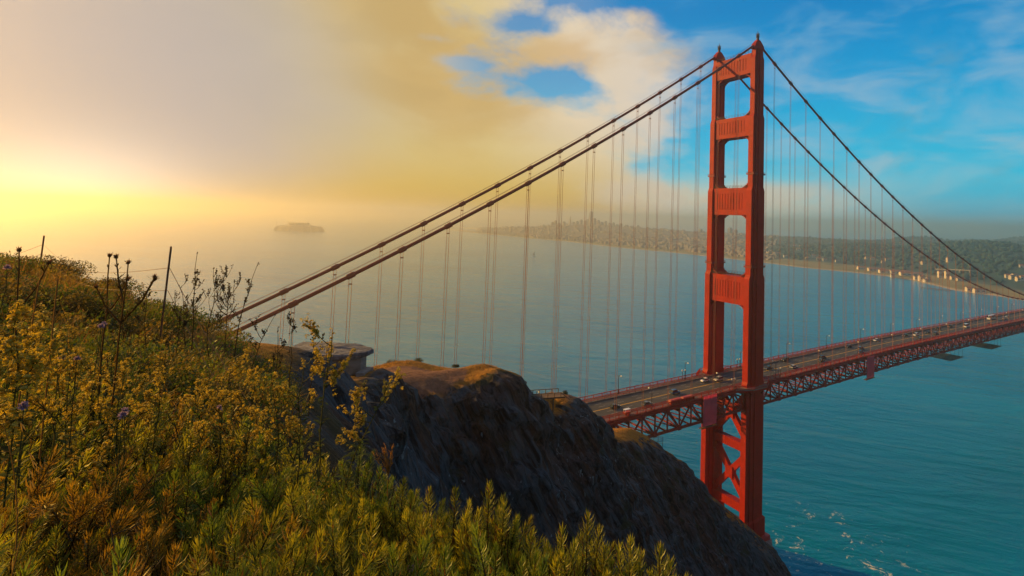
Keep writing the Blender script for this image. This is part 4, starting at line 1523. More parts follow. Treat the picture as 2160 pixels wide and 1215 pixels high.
lp = None
for s_ in (1, -1):
    for k in range(-1, 13):
        x = -69.6 + 45.65 * k
        if abs(x) < 10 or x > 500:
            continue
        loc = (x, s_ * 12.3 if abs(x) > 18 else s_ * 13.0, 95.75 + drop(x))
        rz = 0.0 if s_ > 0 else math.pi
        if lp is None:
            t = lp = lamp_proto()
            t.location, t.rotation_euler = loc, (0, 0, rz)
        else:
            t = rot_copy(lp, loc, rz)
        side = 'far' if s_ > 0 else 'near'
        if k == 0 or k == -1:
            lb = 'street lamp on the %s footway between the cliff and the tower' % side
        elif k == 1:
            lb = 'street lamp on the %s footway just left of the tower leg' % side
        elif k <= 3:
            lb = 'street lamp on the %s footway first beyond the tower' % side if k == 2 or k == 3 and abs(-69.6 + 45.65 * 2) < 25 else 'street lamp on the %s footway near the second pink sheet' % side
        else:
            lb = 'small street lamp on the %s footway of the distant deck' % side
        tag(t, lb, 'street lamp', 'street lamps along the bridge')

pp = None
for x, y, tx in [(-26, 12.2, 'left of the far tower leg'), (-14.5, -12.0, 'left of the near tower leg'), (19, 12.2, 'beyond the far tower leg'), (24, -12.2, 'right of the near tower leg')]:
    for dx_ in (0, 2.2):
        if pp is None:
            t = pp = empty('post_light', (x + dx_, y, 95.75))
            m = MB()
            m.tube([(0, 0, 0), (0, 0, 4.4)], .13, 6)
            m.build('post', MT['iron'], t)
            m = MB()
            m.tube([(0, 0, 4.4), (0, 0, 4.6), (0, 0, 5.1), (0, 0, 5.3)], [.2, .42, .42, .15], 8)
            m.build('globe', MT['lampglass'], t)
        else:
            t = rot_copy(pp, (x + dx_, y, 95.75), 0)
        tag(t, 'short white topped post light of the pair ' + tx, 'post light', 'white topped post lights round the tower')

for x0, x1, z0, z1, mtl, tx in ((-38.6, -29.0, 82.4, 96.9, 'pink', 'large pinkish red work sheeting hung over the truss left of the tower'), (115.4, 124.8, 81.8, 95.6, 'pink', 'pale pink work sheeting hung over the distant truss right of the tower')):
    t = empty('work_sheeting', (x0, -14.6, z0))
    tag(t, tx, 'work sheeting', 'sheets hung over the truss')
    m = MB()
    nx_, nz_ = 12, 14
    vs, fs = [], []
    rr = np.random.default_rng(int(x1 + 500))
    for j in range(nz_ + 1):
        for i in range(nx_ + 1):
            vs.append(((x1 - x0) * i / nx_, -0.35 + 0.10 * math.sin(i * 1.7 + j * .4) + rr.uniform(-.03, .03), (z1 - z0) * j / nz_))
    nv = len(vs)
    vs += [(a_, b_ + .12, c_) for a_, b_, c_ in vs]
    for j in range(nz_):
        for i in range(nx_):
            k = j * (nx_ + 1) + i
            fs.append((k, k + 1, k + nx_ + 2, k + nx_ + 1))
            fs.append((nv + k + nx_ + 1, nv + k + nx_ + 2, nv + k + 1, nv + k))
    for j in range(nz_):
        k = j * (nx_ + 1)
        fs.append((k, k + nx_ + 1, nv + k + nx_ + 1, nv + k))
        k += nx_
        fs.append((nv + k, nv + k + nx_ + 1, k + nx_ + 1, k))
    m.add(vs, fs)
    m.build('sheet', MT[mtl], t, smooth=True)
    m = MB()
    for i in range(5):
        xx = (x1 - x0) * i / 4
        m.tube([(xx, 0.05, -1.0), (xx, 0.05, z1 - z0 + .4)], .1, 6)
    for z in (0, (z1 - z0) / 2, z1 - z0):
        m.tube([(-.6, 0.05, z), (x1 - x0 + .6, 0.05, z)], .1, 6)
    m.box(-.8, x1 - x0 + .8, -.3, 1.6, -1.0, -.7)
    m.build('scaffold_frame', MT['rust'], t)

for x0, L, tx in ((-58.0, 7.4, 'red covered stack on the near footway further from the tower'), (-50.0, 7.6, 'red covered stack on the near footway closer to the tower')):
    t = empty('covered_stack', (x0, -11.6, 95.75))
    tag(t, tx, 'covered stack')
    m = MB()
    ring = lambda s_, z: [(L * (0.5 - s_ * .5), -1.0 * s_, z), (L * (0.5 + s_ * .5), -1.0 * s_, z), (L * (0.5 + s_ * .5), 1.0 * s_, z), (L * (0.5 - s_ * .5), 1.0 * s_, z)]
    m.loft([ring(1, 0.25), ring(1.01, 1.2), ring(.95, 1.7), ring(.8, 1.85)])
    m.build('cover', MT['brickred'], t)
    m = MB()
    for xx in (.4, L / 2, L - .4):
        m.box(xx - .1, xx + .1, -.95, .95, 0, .25)
    m.build('pallet', MT['wood'], t)
xx = at_y(1322, 869, -11.2)[0]
t = empty('work_cart', (xx, -11.3, 95.75))
tag(t, 'small work cart with white top on the near footway by the cliff', 'cart')
m = MB()
m.box(-1.5, 1.5, -.75, .75, .35, 1.3)
m.build('body', MT['brickred'], t)
m = MB()
for sx in (-1.3, 1.3):
    for sy in (-.65, .65):
        m.beam((sx, sy, 1.25), (sx, sy, 2.3), .08, .08)
m.box(-1.55, 1.55, -.8, .8, 2.3, 2.42)
m.build('roof', MT['car_white'], t)
for sx in (-1, 1):
    for sy in (-.7, .7):
        m = MB()
        m.tube([(sx, sy - .1, .3), (sx, sy + .1, .3)], .3, 10)
        m.build('wheel', MT['tyre'], t)

MT['net'] = mat('dark_safety_net', (0.03, 0.04, 0.045), 0.9)
for x, tx in ((262, 'dark work platform slung under the truss, nearer to the tower'), (349, 'dark work platform slung under the truss, farther from the tower')):
    d = drop(x)
    t = empty('hanging_platform', (x, -6.0, 76.2 + d))
    tag(t, tx, 'work platform', 'platforms slung under the deck')
    m = MB()
    for i in range(26):
        m.beam((-13 + i, -8, 0), (-13 + i, 10, 0), .32, .12)
    for j in range(12):
        m.beam((-13, -8 + j * 1.6, .14), (13, -8 + j * 1.6, .14), .32, .12)
    m.build('net_floor', MT['net'], t)
    m = MB()
    for xx in (-12.5, -4, 4, 12.5):
        for yy in (-7, 9):
            m.beam((xx, yy, 0), (xx * .9, yy, 8.1), .14, .14)
    m.build('hanger', MT['iron'], t)

# ------------------------------------------------------------------ on the headland
# old concrete gun bunker
b0 = at_f(668, 752, 80.0)
bz = b0[2]
bun = empty('concrete_bunker', (b0[0], b0[1], bz - 3.0), math.atan2(RT[1], RT[0]))
tag(bun, 'low weathered concrete bunker with a thick flat roof on the ridge', 'bunker')
m = MB()
plan_ = [(-7.0, 0.2), (-1.0, 0.0), (3.6, 1.2), (6.0, 3.6), (6.1, 5.6), (3.0, 8.2), (-3.0, 9.0), (-7.0, 8.5)]
rr = np.random.default_rng(6)
dense = []
for i in range(len(plan_)):
    p0, p1 = np.array(plan_[i]), np.array(plan_[(i + 1) % len(plan_)])
    for k in range(6):
        dense.append(p0 + (p1 - p0) * k / 6)
rings = []
cen = np.array((-0.4, 4.6))
for s_, z in ((0.985, 2.2), (1.0, 2.4), (1.0, 2.85), (.975, 3.0), (.85, 3.05), (.68, 3.10), (.5, 3.12), (.3, 3.14), (.12, 3.14)):
    rings.append([(cen[0] + (p_[0] - cen[0]) * (s_ + rr.uniform(-.012, .012)), cen[1] + (p_[1] - cen[1]) * (s_ + rr.uniform(-.012, .012)), z + (rr.uniform(-.09, .09) if z > 2.9 else rr.uniform(-.04, .04))) for p_ in dense])
m.loft(rings)
m.build('roof_slab', MT['roofslab'], bun)
m = MB()
pl2 = [(x * .84, 4.5 + (y - 4.5) * .84) for x, y in plan_]
m.loft([[(x, y, -5) for x, y in pl2], [(x, y, 2.36) for x, y in pl2]])
wl = m.build('wall', MT['concrete'], bun)
m = MB()
m.box(-0.5, 1.3, 0.28, 0.52, 0.5, 1.9)
m.build('doorway', MT['iron'], bun)
m = MB()
m.box(5.0, 6.3, 2.2, 5.5, -5.0, 0.1)
m.build('footing', MT['concrete'], bun)

# lookout platform between the two knolls
l0 = at_f(1128, 842, 124.0)
l1 = at_f(1192, 843, 126.0)
lk = empty('lookout_platform', (l0[0], l0[1], l0[2]))
tag(lk, 'small railed lookout platform on posts in the notch of the cliff', 'platform')
d = l1 - l0
L = np.linalg.norm(d[:2])
ex, ey = d[0] / L, d[1] / L
fx, fy = -ey, ex
pt = lambda a_, b_, z: (ex * a_ + fx * b_, ey * a_ + fy * b_, z)
m = MB()
m.beam(pt(-1.0, 1.5, 0), pt(L, 1.5, 0), 3.2, .35)
m.build('floor', MT['wood'], lk)
m = MB()
for b_ in (0.0, 3.0):
    m.beam(pt(-1, b_, 1.1), pt(L * .85, b_, 1.1), .10, .14)
    for k in range(5):
        m.beam(pt(L * .85 * k / 4, b_, 0), pt(L * .85 * k / 4, b_, 1.15), .14, .14)
m.beam(pt(L * .85, 0, 1.15), pt(L * 1.15, 0, -.6), .14, .16)
m.build('railing', MT['wood'], lk)
for k in (0.25, .62):
    m = MB()
    m.beam(pt(L * k, .4, -3.5), pt(L * k, .4, 0), .25, .25)
    m.build('post', MT['wood'], lk)

# mesh fence on the lower knob under the truss
f0 = at_f(1368, 932, 221.0)
f1 = at_f(1398, 937, 223.0)
fn = empty('mesh_fence', (f0[0], f0[1], f0[2]))
tag(fn, 'thin metal mesh fence on the rock knob under the truss', 'fence')
d = f1 - f0
for k in range(4):
    m = MB()
    t_ = k / 3
    m.tube([(d[0] * t_, d[1] * t_, d[2] * t_ - 1.5), (d[0] * t_, d[1] * t_, d[2] * t_ + 3.0)], .10, 5)
    m.build('post', MT['iron'], fn)
m = MB()
for z in (0.2, 0.9, 1.6, 2.3, 2.8):
    m.beam((0, 0, z), (d[0], d[1], d[2] + z), .05, .05)
for k in range(16):
    t_ = k / 15
    m.beam((d[0] * t_, d[1] * t_, d[2] * t_ + .1), (d[0] * t_, d[1] * t_, d[2] * t_ + 2.8), .05, .05)
m.build('wire_mesh', MT['iron'], fn)

# ------------------------------------------------------------------ vegetation


def veg_mat(name, trans=0.45, rough=0.6, gloss=0.04):
    m = bpy.data.materials.new(name)
    m.use_nodes = True
    q = G(m.node_tree)
    for n in list(q.n):
        q.n.remove(n)
    o = q.new('ShaderNodeOutputMaterial')
    a = q.new('ShaderNodeAttribute', attribute_name='col').outputs['Color']
    d = q.new('ShaderNodeBsdfDiffuse')
    t = q.new('ShaderNodeBsdfTranslucent')
    gl = q.new('ShaderNodeBsdfGlossy')
    gl.inputs['Roughness'].default_value = 0.45
    gl.inputs['Color'].default_value = (0.8, 0.8, 0.7, 1)
    q.l.new(a, d.inputs['Color'])
    q.put(t.inputs['Color'], q.mix(1.0, a, (1.5, 1.25, 0.6, 1), 'MULTIPLY'))
    m1 = q.new('ShaderNodeMixShader')
    m1.inputs[0].default_value = trans
    q.l.new(d.outputs[0], m1.inputs[1])
    q.l.new(t.outputs[0], m1.inputs[2])
    m2 = q.new('ShaderNodeMixShader')
    m2.inputs[0].default_value = gloss
    q.l.new(m1.outputs[0], m2.inputs[1])
    q.l.new(gl.outputs[0], m2.inputs[2])
    q.l.new(m2.outputs[0], o.inputs['Surface'])
    return m


MT['leaf'] = veg_mat('leaf_tissue')
MT['stalk'] = veg_mat('plant_stalk', 0.15, gloss=0.02)


def nrm(a):
    return a / np.maximum(np.linalg.norm(a, axis=-1, keepdims=True), 1e-9)


class Veg:
    """collects triangles with a colour per vertex; coordinates are local to an origin"""
    def __init__(self):
        self.v, self.f, self.c, self.n = [], [], [], 0

    def add(self, v, f, c):
        v = np.asarray(v, float).reshape(-1, 3)
        c = np.broadcast_to(np.asarray(c, float), v.shape)
        self.v.append(v)
        self.f.append(np.asarray(f).reshape(-1, 3) + self.n)
        self.c.append(c)
        self.n += len(v)

    def data(self):
        return np.concatenate(self.v), np.concatenate(self.f), np.concatenate(self.c)

    def build(self, name, m, parent=None, origin=None):
        v, f, c = self.data()
        if origin is not None:
            v = v - np.asarray(origin)
        return veg_object(name, v, f, c, m, parent)


def veg_mesh(name, v, f, c):
    me = np_mesh(name, v, f)
    a = me.attributes.new('col', 'FLOAT_COLOR', 'POINT')
    a.data.foreach_set('color', np.concatenate([np.clip(c, 0, 1), np.ones((len(c), 1))], 1).astype(np.float32).ravel())
    return me


def veg_object(name, v, f, c, m, parent=None):
    return link(name, veg_mesh(name, v, f, c), m, parent)


LEAF_T = np.array([(0, 1, 2), (1, 3, 2), (2, 3, 4)])


def leaves(base, d1, d2, side, L, W):
    """curved pointed leaves: base pair, mid pair and tip -> 5 verts, 3 tris each"""
    L, W = np.asarray(L)[:, None], np.asarray(W)[:, None]
    mid = base + d1 * L * 0.55
    tip = mid + d2 * L * 0.45
    v = np.stack([base - side * W * .25, base + side * W * .25, mid - side * W * .5, mid + side * W * .5, tip], 1)
    f = LEAF_T[None] + (np.arange(len(base)) * 5)[:, None, None]
    return v.reshape(-1, 3), f.reshape(-1, 3)


def tube3(pts, r0, r1):
    pts = np.asarray(pts, float)
    n = len(pts)
    d = nrm(np.gradient(pts, axis=0))
    ref = np.array([0.3, 0.9, 0.2])
    s = nrm(np.cross(d, ref))
    t = np.cross(s, d)
    r = np.linspace(r0, r1, n)[:, None]
    rings = [pts + r * (math.cos(a) * s + math.sin(a) * t) for a in (0, 2.094, 4.189)]
    v = np.stack(rings, 1).reshape(-1, 3)
    f = []
    for i in range(n - 1):
        for k in range(3):
            a, b_, c_, e = i * 3 + k, i * 3 + (k + 1) % 3, (i + 1) * 3 + (k + 1) % 3, (i + 1) * 3 + k
            f += [(a, b_, c_), (a, c_, e)]
    return v, np.array(f)


def basis(z, roll):
    z = nrm(z)
    ref = np.where(np.abs(z[:, 2:3]) > 0.9, np.array([[1.0, 0, 0]]), np.array([[0, 0, 1.0]]))
    x = nrm(np.cross(ref, z))
    y = np.cross(z, x)
    c, s = np.cos(roll)[:, None], np.sin(roll)[:, None]
    return np.stack([x * c + y * s, -x * s + y * c, z], 2)      # columns


def sprig_template(nl, rng, L=0.24, leafL=0.054, leafW=0.0048):
    t = np.linspace(0.04, 1.0, nl)
    phi = np.arange(nl) * 2.39996 + rng.uniform(-.3, .3, nl)
    tilt = np.radians(64 - 38 * t ** 2.4 + rng.uniform(-13, 13, nl))
    rad = np.stack([np.cos(phi), np.sin(phi), np.zeros(nl)], 1)
    up = np.array([0, 0, 1.0])
    d1 = nrm(rad * np.sin(tilt)[:, None] + up * np.cos(tilt)[:, None])
    t2 = tilt * 0.5
    d2 = nrm(rad * np.sin(t2)[:, None] + up * np.cos(t2)[:, None])
    side = nrm(np.cross(d1, up) + 0.35 * rng.standard_normal((nl, 3)))
    base = np.stack([np.zeros(nl), np.zeros(nl), t * L], 1)
    LL = leafL * (0.75 + 0.5 * np.sin(np.pi * t)) * rng.uniform(.7, 1.2, nl)
    v, f = leaves(base, d1, d2, side, LL, leafW * rng.uniform(.8, 1.25, nl))
    tt = np.repeat(t, 5)
    along = np.tile(np.array([0, 0, .55, .55, 1.0]), nl)
    rnd = np.repeat(rng.random(nl), 5)
    sv, sf = tube3([(0, 0, -0.10), (0, 0, L * .5), (0, 0, L)], 0.0045, 0.0015)
    n0 = len(v)
    v = np.concatenate([v, sv])
    f = np.concatenate([f, sf + n0])
    tt = np.concatenate([tt, np.full(len(sv), -1.0)])
    along = np.concatenate([along, np.zeros(len(sv))])
    rnd = np.concatenate([rnd, np.zeros(len(sv))])
    return v, f, tt, along, rnd


VR = np.random.default_rng(21)
SPRIGS = [sprig_template(108, VR) for _ in range(5)]
SPRIGS_LO = [sprig_template(50, VR, leafL=0.048, leafW=0.008) for _ in range(3)]

# leaf colours: base to tip along a sprig, three kinds of shrub
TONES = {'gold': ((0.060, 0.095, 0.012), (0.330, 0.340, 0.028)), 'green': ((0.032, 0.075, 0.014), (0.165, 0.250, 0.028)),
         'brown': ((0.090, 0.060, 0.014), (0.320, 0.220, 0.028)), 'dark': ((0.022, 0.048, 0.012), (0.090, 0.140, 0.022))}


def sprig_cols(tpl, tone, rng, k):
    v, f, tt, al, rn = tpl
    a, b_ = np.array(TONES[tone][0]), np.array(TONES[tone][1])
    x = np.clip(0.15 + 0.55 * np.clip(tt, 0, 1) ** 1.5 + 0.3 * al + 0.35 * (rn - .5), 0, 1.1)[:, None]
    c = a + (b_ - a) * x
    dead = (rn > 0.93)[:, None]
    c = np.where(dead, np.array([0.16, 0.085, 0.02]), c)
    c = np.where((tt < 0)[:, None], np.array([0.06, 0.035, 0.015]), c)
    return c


def place(veg, tpls, cols, pos, axis, scale, rng):
    """instance templates into a Veg"""
    n = len(pos)
    which = rng.integers(0, len(tpls), n)
    B = basis(axis, rng.uniform(0, 6.28, n))
    for k in range(len(tpls)):
        sel = np.where(which == k)[0]
        if not len(sel):
            continue
        v, f = tpls[k][0], tpls[k][1]
        V_ = np.einsum('nij,vj->nvi', B[sel], v) * scale[sel][:, None, None] + pos[sel][:, None]
        F_ = f[None] + (np.arange(len(sel)) * len(v))[:, None, None]
        C_ = cols[k][None] * rng.uniform(.75, 1.25, (len(sel), 1, 1))
        veg.add(V_.reshape(-1, 3), F_.reshape(-1, 3), C_.reshape(-1, 3))


def shrub_sprigs(c, R, H, ns, rng):
    """sprig positions and directions over a dome; c = base centre (world)"""
    r = R * np.sqrt(rng.random(ns))
    th = rng.uniform(0, 6.283, ns)
    prof = 1 - 0.55 * (r / R) ** 2
    z = H * prof - 0.16 - 0.30 * rng.random(ns) ** 2.0 * H
    pos = np.stack([r * np.cos(th), r * np.sin(th), z], 1) + c
    ax = np.stack([np.cos(th) * (r / R) * 0.55, np.sin(th) * (r / R) * 0.55, np.ones(ns)], 1) + 0.30 * rng.standard_normal((ns, 3))
    return pos, nrm(ax)


def edge_rt(fw):
    return float(np.interp(fw, [0.5, 1.2, 2.2, 2.7, 2.95, 3.4, 4.0, 5.0, 6.5, 9.0], [0.5, 0.42, 0.34, -0.05, -0.5, -1.1, -1.7, -2.45, -3.6, -5.6]))


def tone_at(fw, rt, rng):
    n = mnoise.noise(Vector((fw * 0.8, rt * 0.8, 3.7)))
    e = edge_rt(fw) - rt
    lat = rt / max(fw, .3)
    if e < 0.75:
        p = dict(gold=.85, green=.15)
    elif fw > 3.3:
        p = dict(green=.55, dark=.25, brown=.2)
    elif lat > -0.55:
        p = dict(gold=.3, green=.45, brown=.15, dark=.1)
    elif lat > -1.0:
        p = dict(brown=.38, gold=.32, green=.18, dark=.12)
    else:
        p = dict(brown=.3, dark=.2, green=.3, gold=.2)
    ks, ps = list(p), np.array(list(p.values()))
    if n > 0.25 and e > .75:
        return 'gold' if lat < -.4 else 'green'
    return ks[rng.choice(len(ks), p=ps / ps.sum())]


# --- the mass of low needle shrubs in front of the camera: one body of undergrowth
mass = Veg()
rng = np.random.default_rng(77)
pts = []
tries = 0
while len(pts) < 150 and tries < 30000:
    tries += 1
    fw = rng.uniform(0.75, 5.4)
    rt = rng.uniform(-1.45 * fw - 0.9, edge_rt(fw) - 0.42)
    if (fw - 1.95) ** 2 + (rt + 1.62) ** 2 < 0.12:       # a dead hollow among the shrubs
        continue
    if all((fw - a) ** 2 + (rt - b_) ** 2 > 0.32 ** 2 for a, b_ in pts):
        pts.append((fw, rt))
colcache = {}
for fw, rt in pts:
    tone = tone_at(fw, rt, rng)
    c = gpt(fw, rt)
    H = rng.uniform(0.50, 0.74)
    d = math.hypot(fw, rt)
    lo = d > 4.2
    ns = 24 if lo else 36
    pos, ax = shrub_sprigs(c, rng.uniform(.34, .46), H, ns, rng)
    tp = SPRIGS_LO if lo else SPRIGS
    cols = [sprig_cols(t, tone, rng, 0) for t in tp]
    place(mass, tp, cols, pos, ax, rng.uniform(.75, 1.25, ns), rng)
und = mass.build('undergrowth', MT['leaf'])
tag(und, kind='stuff')

# --- the shrubs that stand out along the edge, one by one
EDGE = [(1392, 1150, 2.35, .62, 'outermost golden shrub of the row at the cliff edge, lowest at the right'), (1330, 1135, 2.45, .55, 'golden shrub just left of the outermost one at the cliff edge'),
        (1240, 1082, 2.6, .72, 'tallest upright plume of the right hand golden shrubs at the cliff edge'), (1185, 1112, 2.65, .6, 'golden shrub with short plumes left of the tallest right hand plume'),
        (1120, 1128, 2.7, .55, 'low golden shrub in the dip between the two tall plumes'), (1062, 1060, 2.9, .6, 'green gold shrub with a pointed plume on the right flank of the tall pair'),
        (1032, 1018, 3.0, .72, 'tall golden shrub with a pointed plume above the dark cliff'), (960, 1030, 3.15, .62, 'golden shrub left of the tall pointed plume above the dark cliff'),
        (905, 1030, 3.35, .6, 'bushy green gold shrub where the edge of the undergrowth turns uphill'), (850, 1010, 3.6, .6, 'rounded golden shrub beside the dry grass plume'),
        (800, 985, 3.9, .55, 'dark green shrub left of the dry grass plume'), (760, 930, 4.4, .6, 'green shrub at the upper end of the edge under the yellow mustard')]
for k, (u, v, fw, H, tx) in enumerate(EDGE):
    top = at_f(u, v, fw)
    d = top[:2] - CAM[:2]
    rt = d @ RT
    gz = gpt(fw, rt)
    H = max(0.45, min(1.15, top[2] - gz[2]))
    base = np.array([top[0], top[1], top[2] - H])
    o = empty('needle_shrub', tuple(base))
    tag(o, tx, 'shrub', 'needle leaved shrubs along the cliff edge')
    vg = Veg()
    ns = 46
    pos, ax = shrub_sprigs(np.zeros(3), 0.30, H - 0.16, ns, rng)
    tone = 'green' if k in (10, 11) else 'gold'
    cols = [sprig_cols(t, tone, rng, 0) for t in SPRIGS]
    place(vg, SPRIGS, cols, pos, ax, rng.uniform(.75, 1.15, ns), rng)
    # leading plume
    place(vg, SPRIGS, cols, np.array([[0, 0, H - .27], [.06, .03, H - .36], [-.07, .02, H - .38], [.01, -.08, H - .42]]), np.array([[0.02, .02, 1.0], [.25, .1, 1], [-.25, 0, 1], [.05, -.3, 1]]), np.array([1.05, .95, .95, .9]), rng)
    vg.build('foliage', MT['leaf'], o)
    sg = Veg()
    for a in range(7):
        an = rng.uniform(0, 6.28)
        rr_ = rng.uniform(.05, .2)
        sv, sf = tube3([(0, 0, -0.5), (rr_ * .3 * math.cos(an), rr_ * .3 * math.sin(an), H * .3), (rr_ * math.cos(an), rr_ * math.sin(an), H * .8)], .009, .003)
        sg.add(sv, sf, (0.06, 0.035, 0.018))
    sg.build('branches', MT['stalk'], o)

# dead twigs in the hollow
tw = Veg()
c = gpt(1.95, -1.62)
for k in range(46):
    a = rng.uniform(0, 6.28)
    p0 = c + np.array([rng.uniform(-.2, .2), rng.uniform(-.2, .2), rng.uniform(0, .15)])
    L = rng.uniform(.25, .65)
    d0 = nrm(np.array([math.cos(a), math.sin(a), rng.uniform(.2, 1.4)]))
    p1 = p0 + d0 * L * .5 + rng.standard_normal(3) * .03
    p2 = p1 + nrm(d0 + rng.standard_normal(3) * .35) * L * .5
    sv, sf = tube3([p0, p1, p2], .006, .002)
    tw.add(sv, sf, np.array([0.055, 0.035, 0.03]) * rng.uniform(.6, 1.5))
    for j in range(3):
        q0 = p1 + (p2 - p1) * rng.random()
        sv, sf = tube3([q0, q0 + nrm(d0 + rng.standard_normal(3) * .7) * L * .25], .003, .001)
        tw.add(sv, sf, (0.05, 0.032, 0.026))
o = tw.build('dead_shrub', MT['stalk'], origin=c)
o.location = c
tag(o, 'leafless dark dead shrub in a hollow of the needle undergrowth', 'dead shrub')

# ------------------------------------------------------------------ flowering stalks
YEL = np.array([0.50, 0.40, 0.045])
SEED = np.array([0.065, 0.035, 0.012])


def blob(veg, p, r, col, rng, lo=False):
    vv = (iv if lo else iv1) * (1 + 0.22 * rng.standard_normal((len(iv if lo else iv1), 1))) * r * np.array([1, 1, .85]) + p
    cc = np.asarray(col) * rng.uniform(.55, 1.3, (len(vv), 1))
    veg.add(vv, if_ if lo else if1, cc)


def flower_head(veg, p, r, col, rng, n=7):
    """a knot of small four petalled flowers"""
    for k in range(n):
        d = nrm(rng.standard_normal(3) + np.array([0, 0, .7]))
        q0 = p + d * r * rng.uniform(.3, 1.0)
        s = nrm(np.cross(d, rng.standard_normal(3)))
        t = np.cross(d, s)
        w = r * rng.uniform(.42, .62)
        vs, fs = [], []
        for a in range(4):
            an = a * math.pi / 2
            e = s * math.cos(an) + t * math.sin(an)
            e2 = np.cross(d, e)
            b0 = len(vs)
            vs += [q0, q0 + e * w * .7 + e2 * w * .38 + d * w * .2, q0 + e * w * 1.05 + d * w * .25, q0 + e * w * .7 - e2 * w * .38 + d * w * .2]
            fs += [(b0, b0 + 1, b0 + 2), (b0, b0 + 2, b0 + 3)]
        veg.add(vs, fs, np.asarray(col) * rng.uniform(.6, 1.3))


def mustard(rng, height=0.9, nb=7, spread=0.32, lean=(0, 0), headr=0.013, headcol=YEL, stemcol=(0.075, 0.075, 0.02), lo=False, leafy=True, curl=0.0, heads=(3, 7)):
    """returns stalk Veg and flower Veg, root at the origin"""
    st, fl = Veg(), Veg()
    n = 7
    zz = np.linspace(0, 1, n)
    wob = rng.standard_normal((n, 2)).cumsum(0) * 0.012 * height
    main = np.stack([lean[0] * zz ** 1.5 + wob[:, 0], lean[1] * zz ** 1.5 + wob[:, 1], zz * height], 1)
    r0 = 0.0055 * (height / .9) ** .5
    sv, sf = tube3(main, r0, 0.0022)
    st.add(sv, sf, np.array(stemcol) * rng.uniform(.7, 1.2))
    ends = [(main[-1], nrm(main[-1] - main[-2]))]

    def branch(p, d, L, depth):
        m_ = 5
        dd = d.copy()
        ps = [p]
        for k in range(m_ - 1):
            dd = nrm(dd + np.array([0, 0, 0.16 + curl]) + rng.standard_normal(3) * .13)
            ps.append(ps[-1] + dd * L / (m_ - 1))
        sv, sf = tube3(ps, .0034 if depth == 0 else .0022, .0013)
        st.add(sv, sf, np.array(stemcol) * rng.uniform(.7, 1.3))
        ends.append((ps[-1], dd))
        if depth < (1 if lo else 2):
            for k in range(rng.integers(1, 4)):
                i = rng.integers(1, m_ - 1)
                a = rng.uniform(0, 6.28)
                branch(ps[i], nrm(dd + .8 * np.array([math.cos(a), math.sin(a), .1])), L * rng.uniform(.35, .6), depth + 1)
    for k in range(nb):
        t_ = rng.uniform(.25, .95)
        i = min(int(t_ * (n - 1)), n - 2)
        p = main[i] + (main[i + 1] - main[i]) * (t_ * (n - 1) - i)
        a = rng.uniform(0, 6.28)
        branch(p, nrm(np.array([math.cos(a), math.sin(a), rng.uniform(.3, .9)])), spread * rng.uniform(.5, 1.1) * (1.25 - t_ * .6), 0)
    for p, d in ends:
        if lo:
            blob(fl, p, headr * rng.uniform(.7, 1.2), headcol, rng, True)
            continue
        for k in range(rng.integers(*heads)):
            q0 = p - d * headr * 1.7 * k * rng.uniform(.6, 1.2) + rng.standard_normal(3) * headr * .6
            if headcol is YEL and rng.random() < .7:
                flower_head(fl, q0, headr * rng.uniform(.8, 1.25), headcol, rng)
            else:
                blob(fl, q0, headr * rng.uniform(.5, .85), headcol, rng, True)
    if leafy:
        nl = 16 if lo else 30
        t_ = rng.uniform(.02, .75, nl)
        i = np.minimum((t_ * (n - 1)).astype(int), n - 2)
        p = main[i] + (main[i + 1] - main[i]) * (t_ * (n - 1) - i)[:, None]
        a = rng.uniform(0, 6.28, nl)
        d1 = nrm(np.stack([np.cos(a), np.sin(a), rng.uniform(-.1, .7, nl)], 1))
        d2 = nrm(d1 + np.array([0, 0, -.5]))
        sd_ = nrm(np.cross(d1, np.array([0, 0, 1.0])))
        lv, lf = leaves(p, d1, d2, sd_, rng.uniform(.05, .13, nl) * (1 - .5 * t_), rng.uniform(.012, .03, nl))
        st.add(lv, lf, np.repeat(np.array([[.035, .05, .012]]) * rng.uniform(.5, 1.5, (nl, 1)), 5, axis=0))
    return st, fl


def stand(name, label, cat, group, u, vtop, fw, st, fl, height, parts=('stalk', 'flowers'), vbase=None, flmat='leaf'):
    """puts a plant whose tip should reach pixel row vtop at distance fw; root is sunk to the ground"""
    top = at_f(u, vtop, fw)
    base = top - np.array([0, 0, height])
    o = empty(name, tuple(base))
    tag(o, label, cat, group)
    st.build(parts[0], MT['stalk'], o)
    if fl is not None and fl.n:
        fl.build(parts[1], MT[flmat], o)
    return o


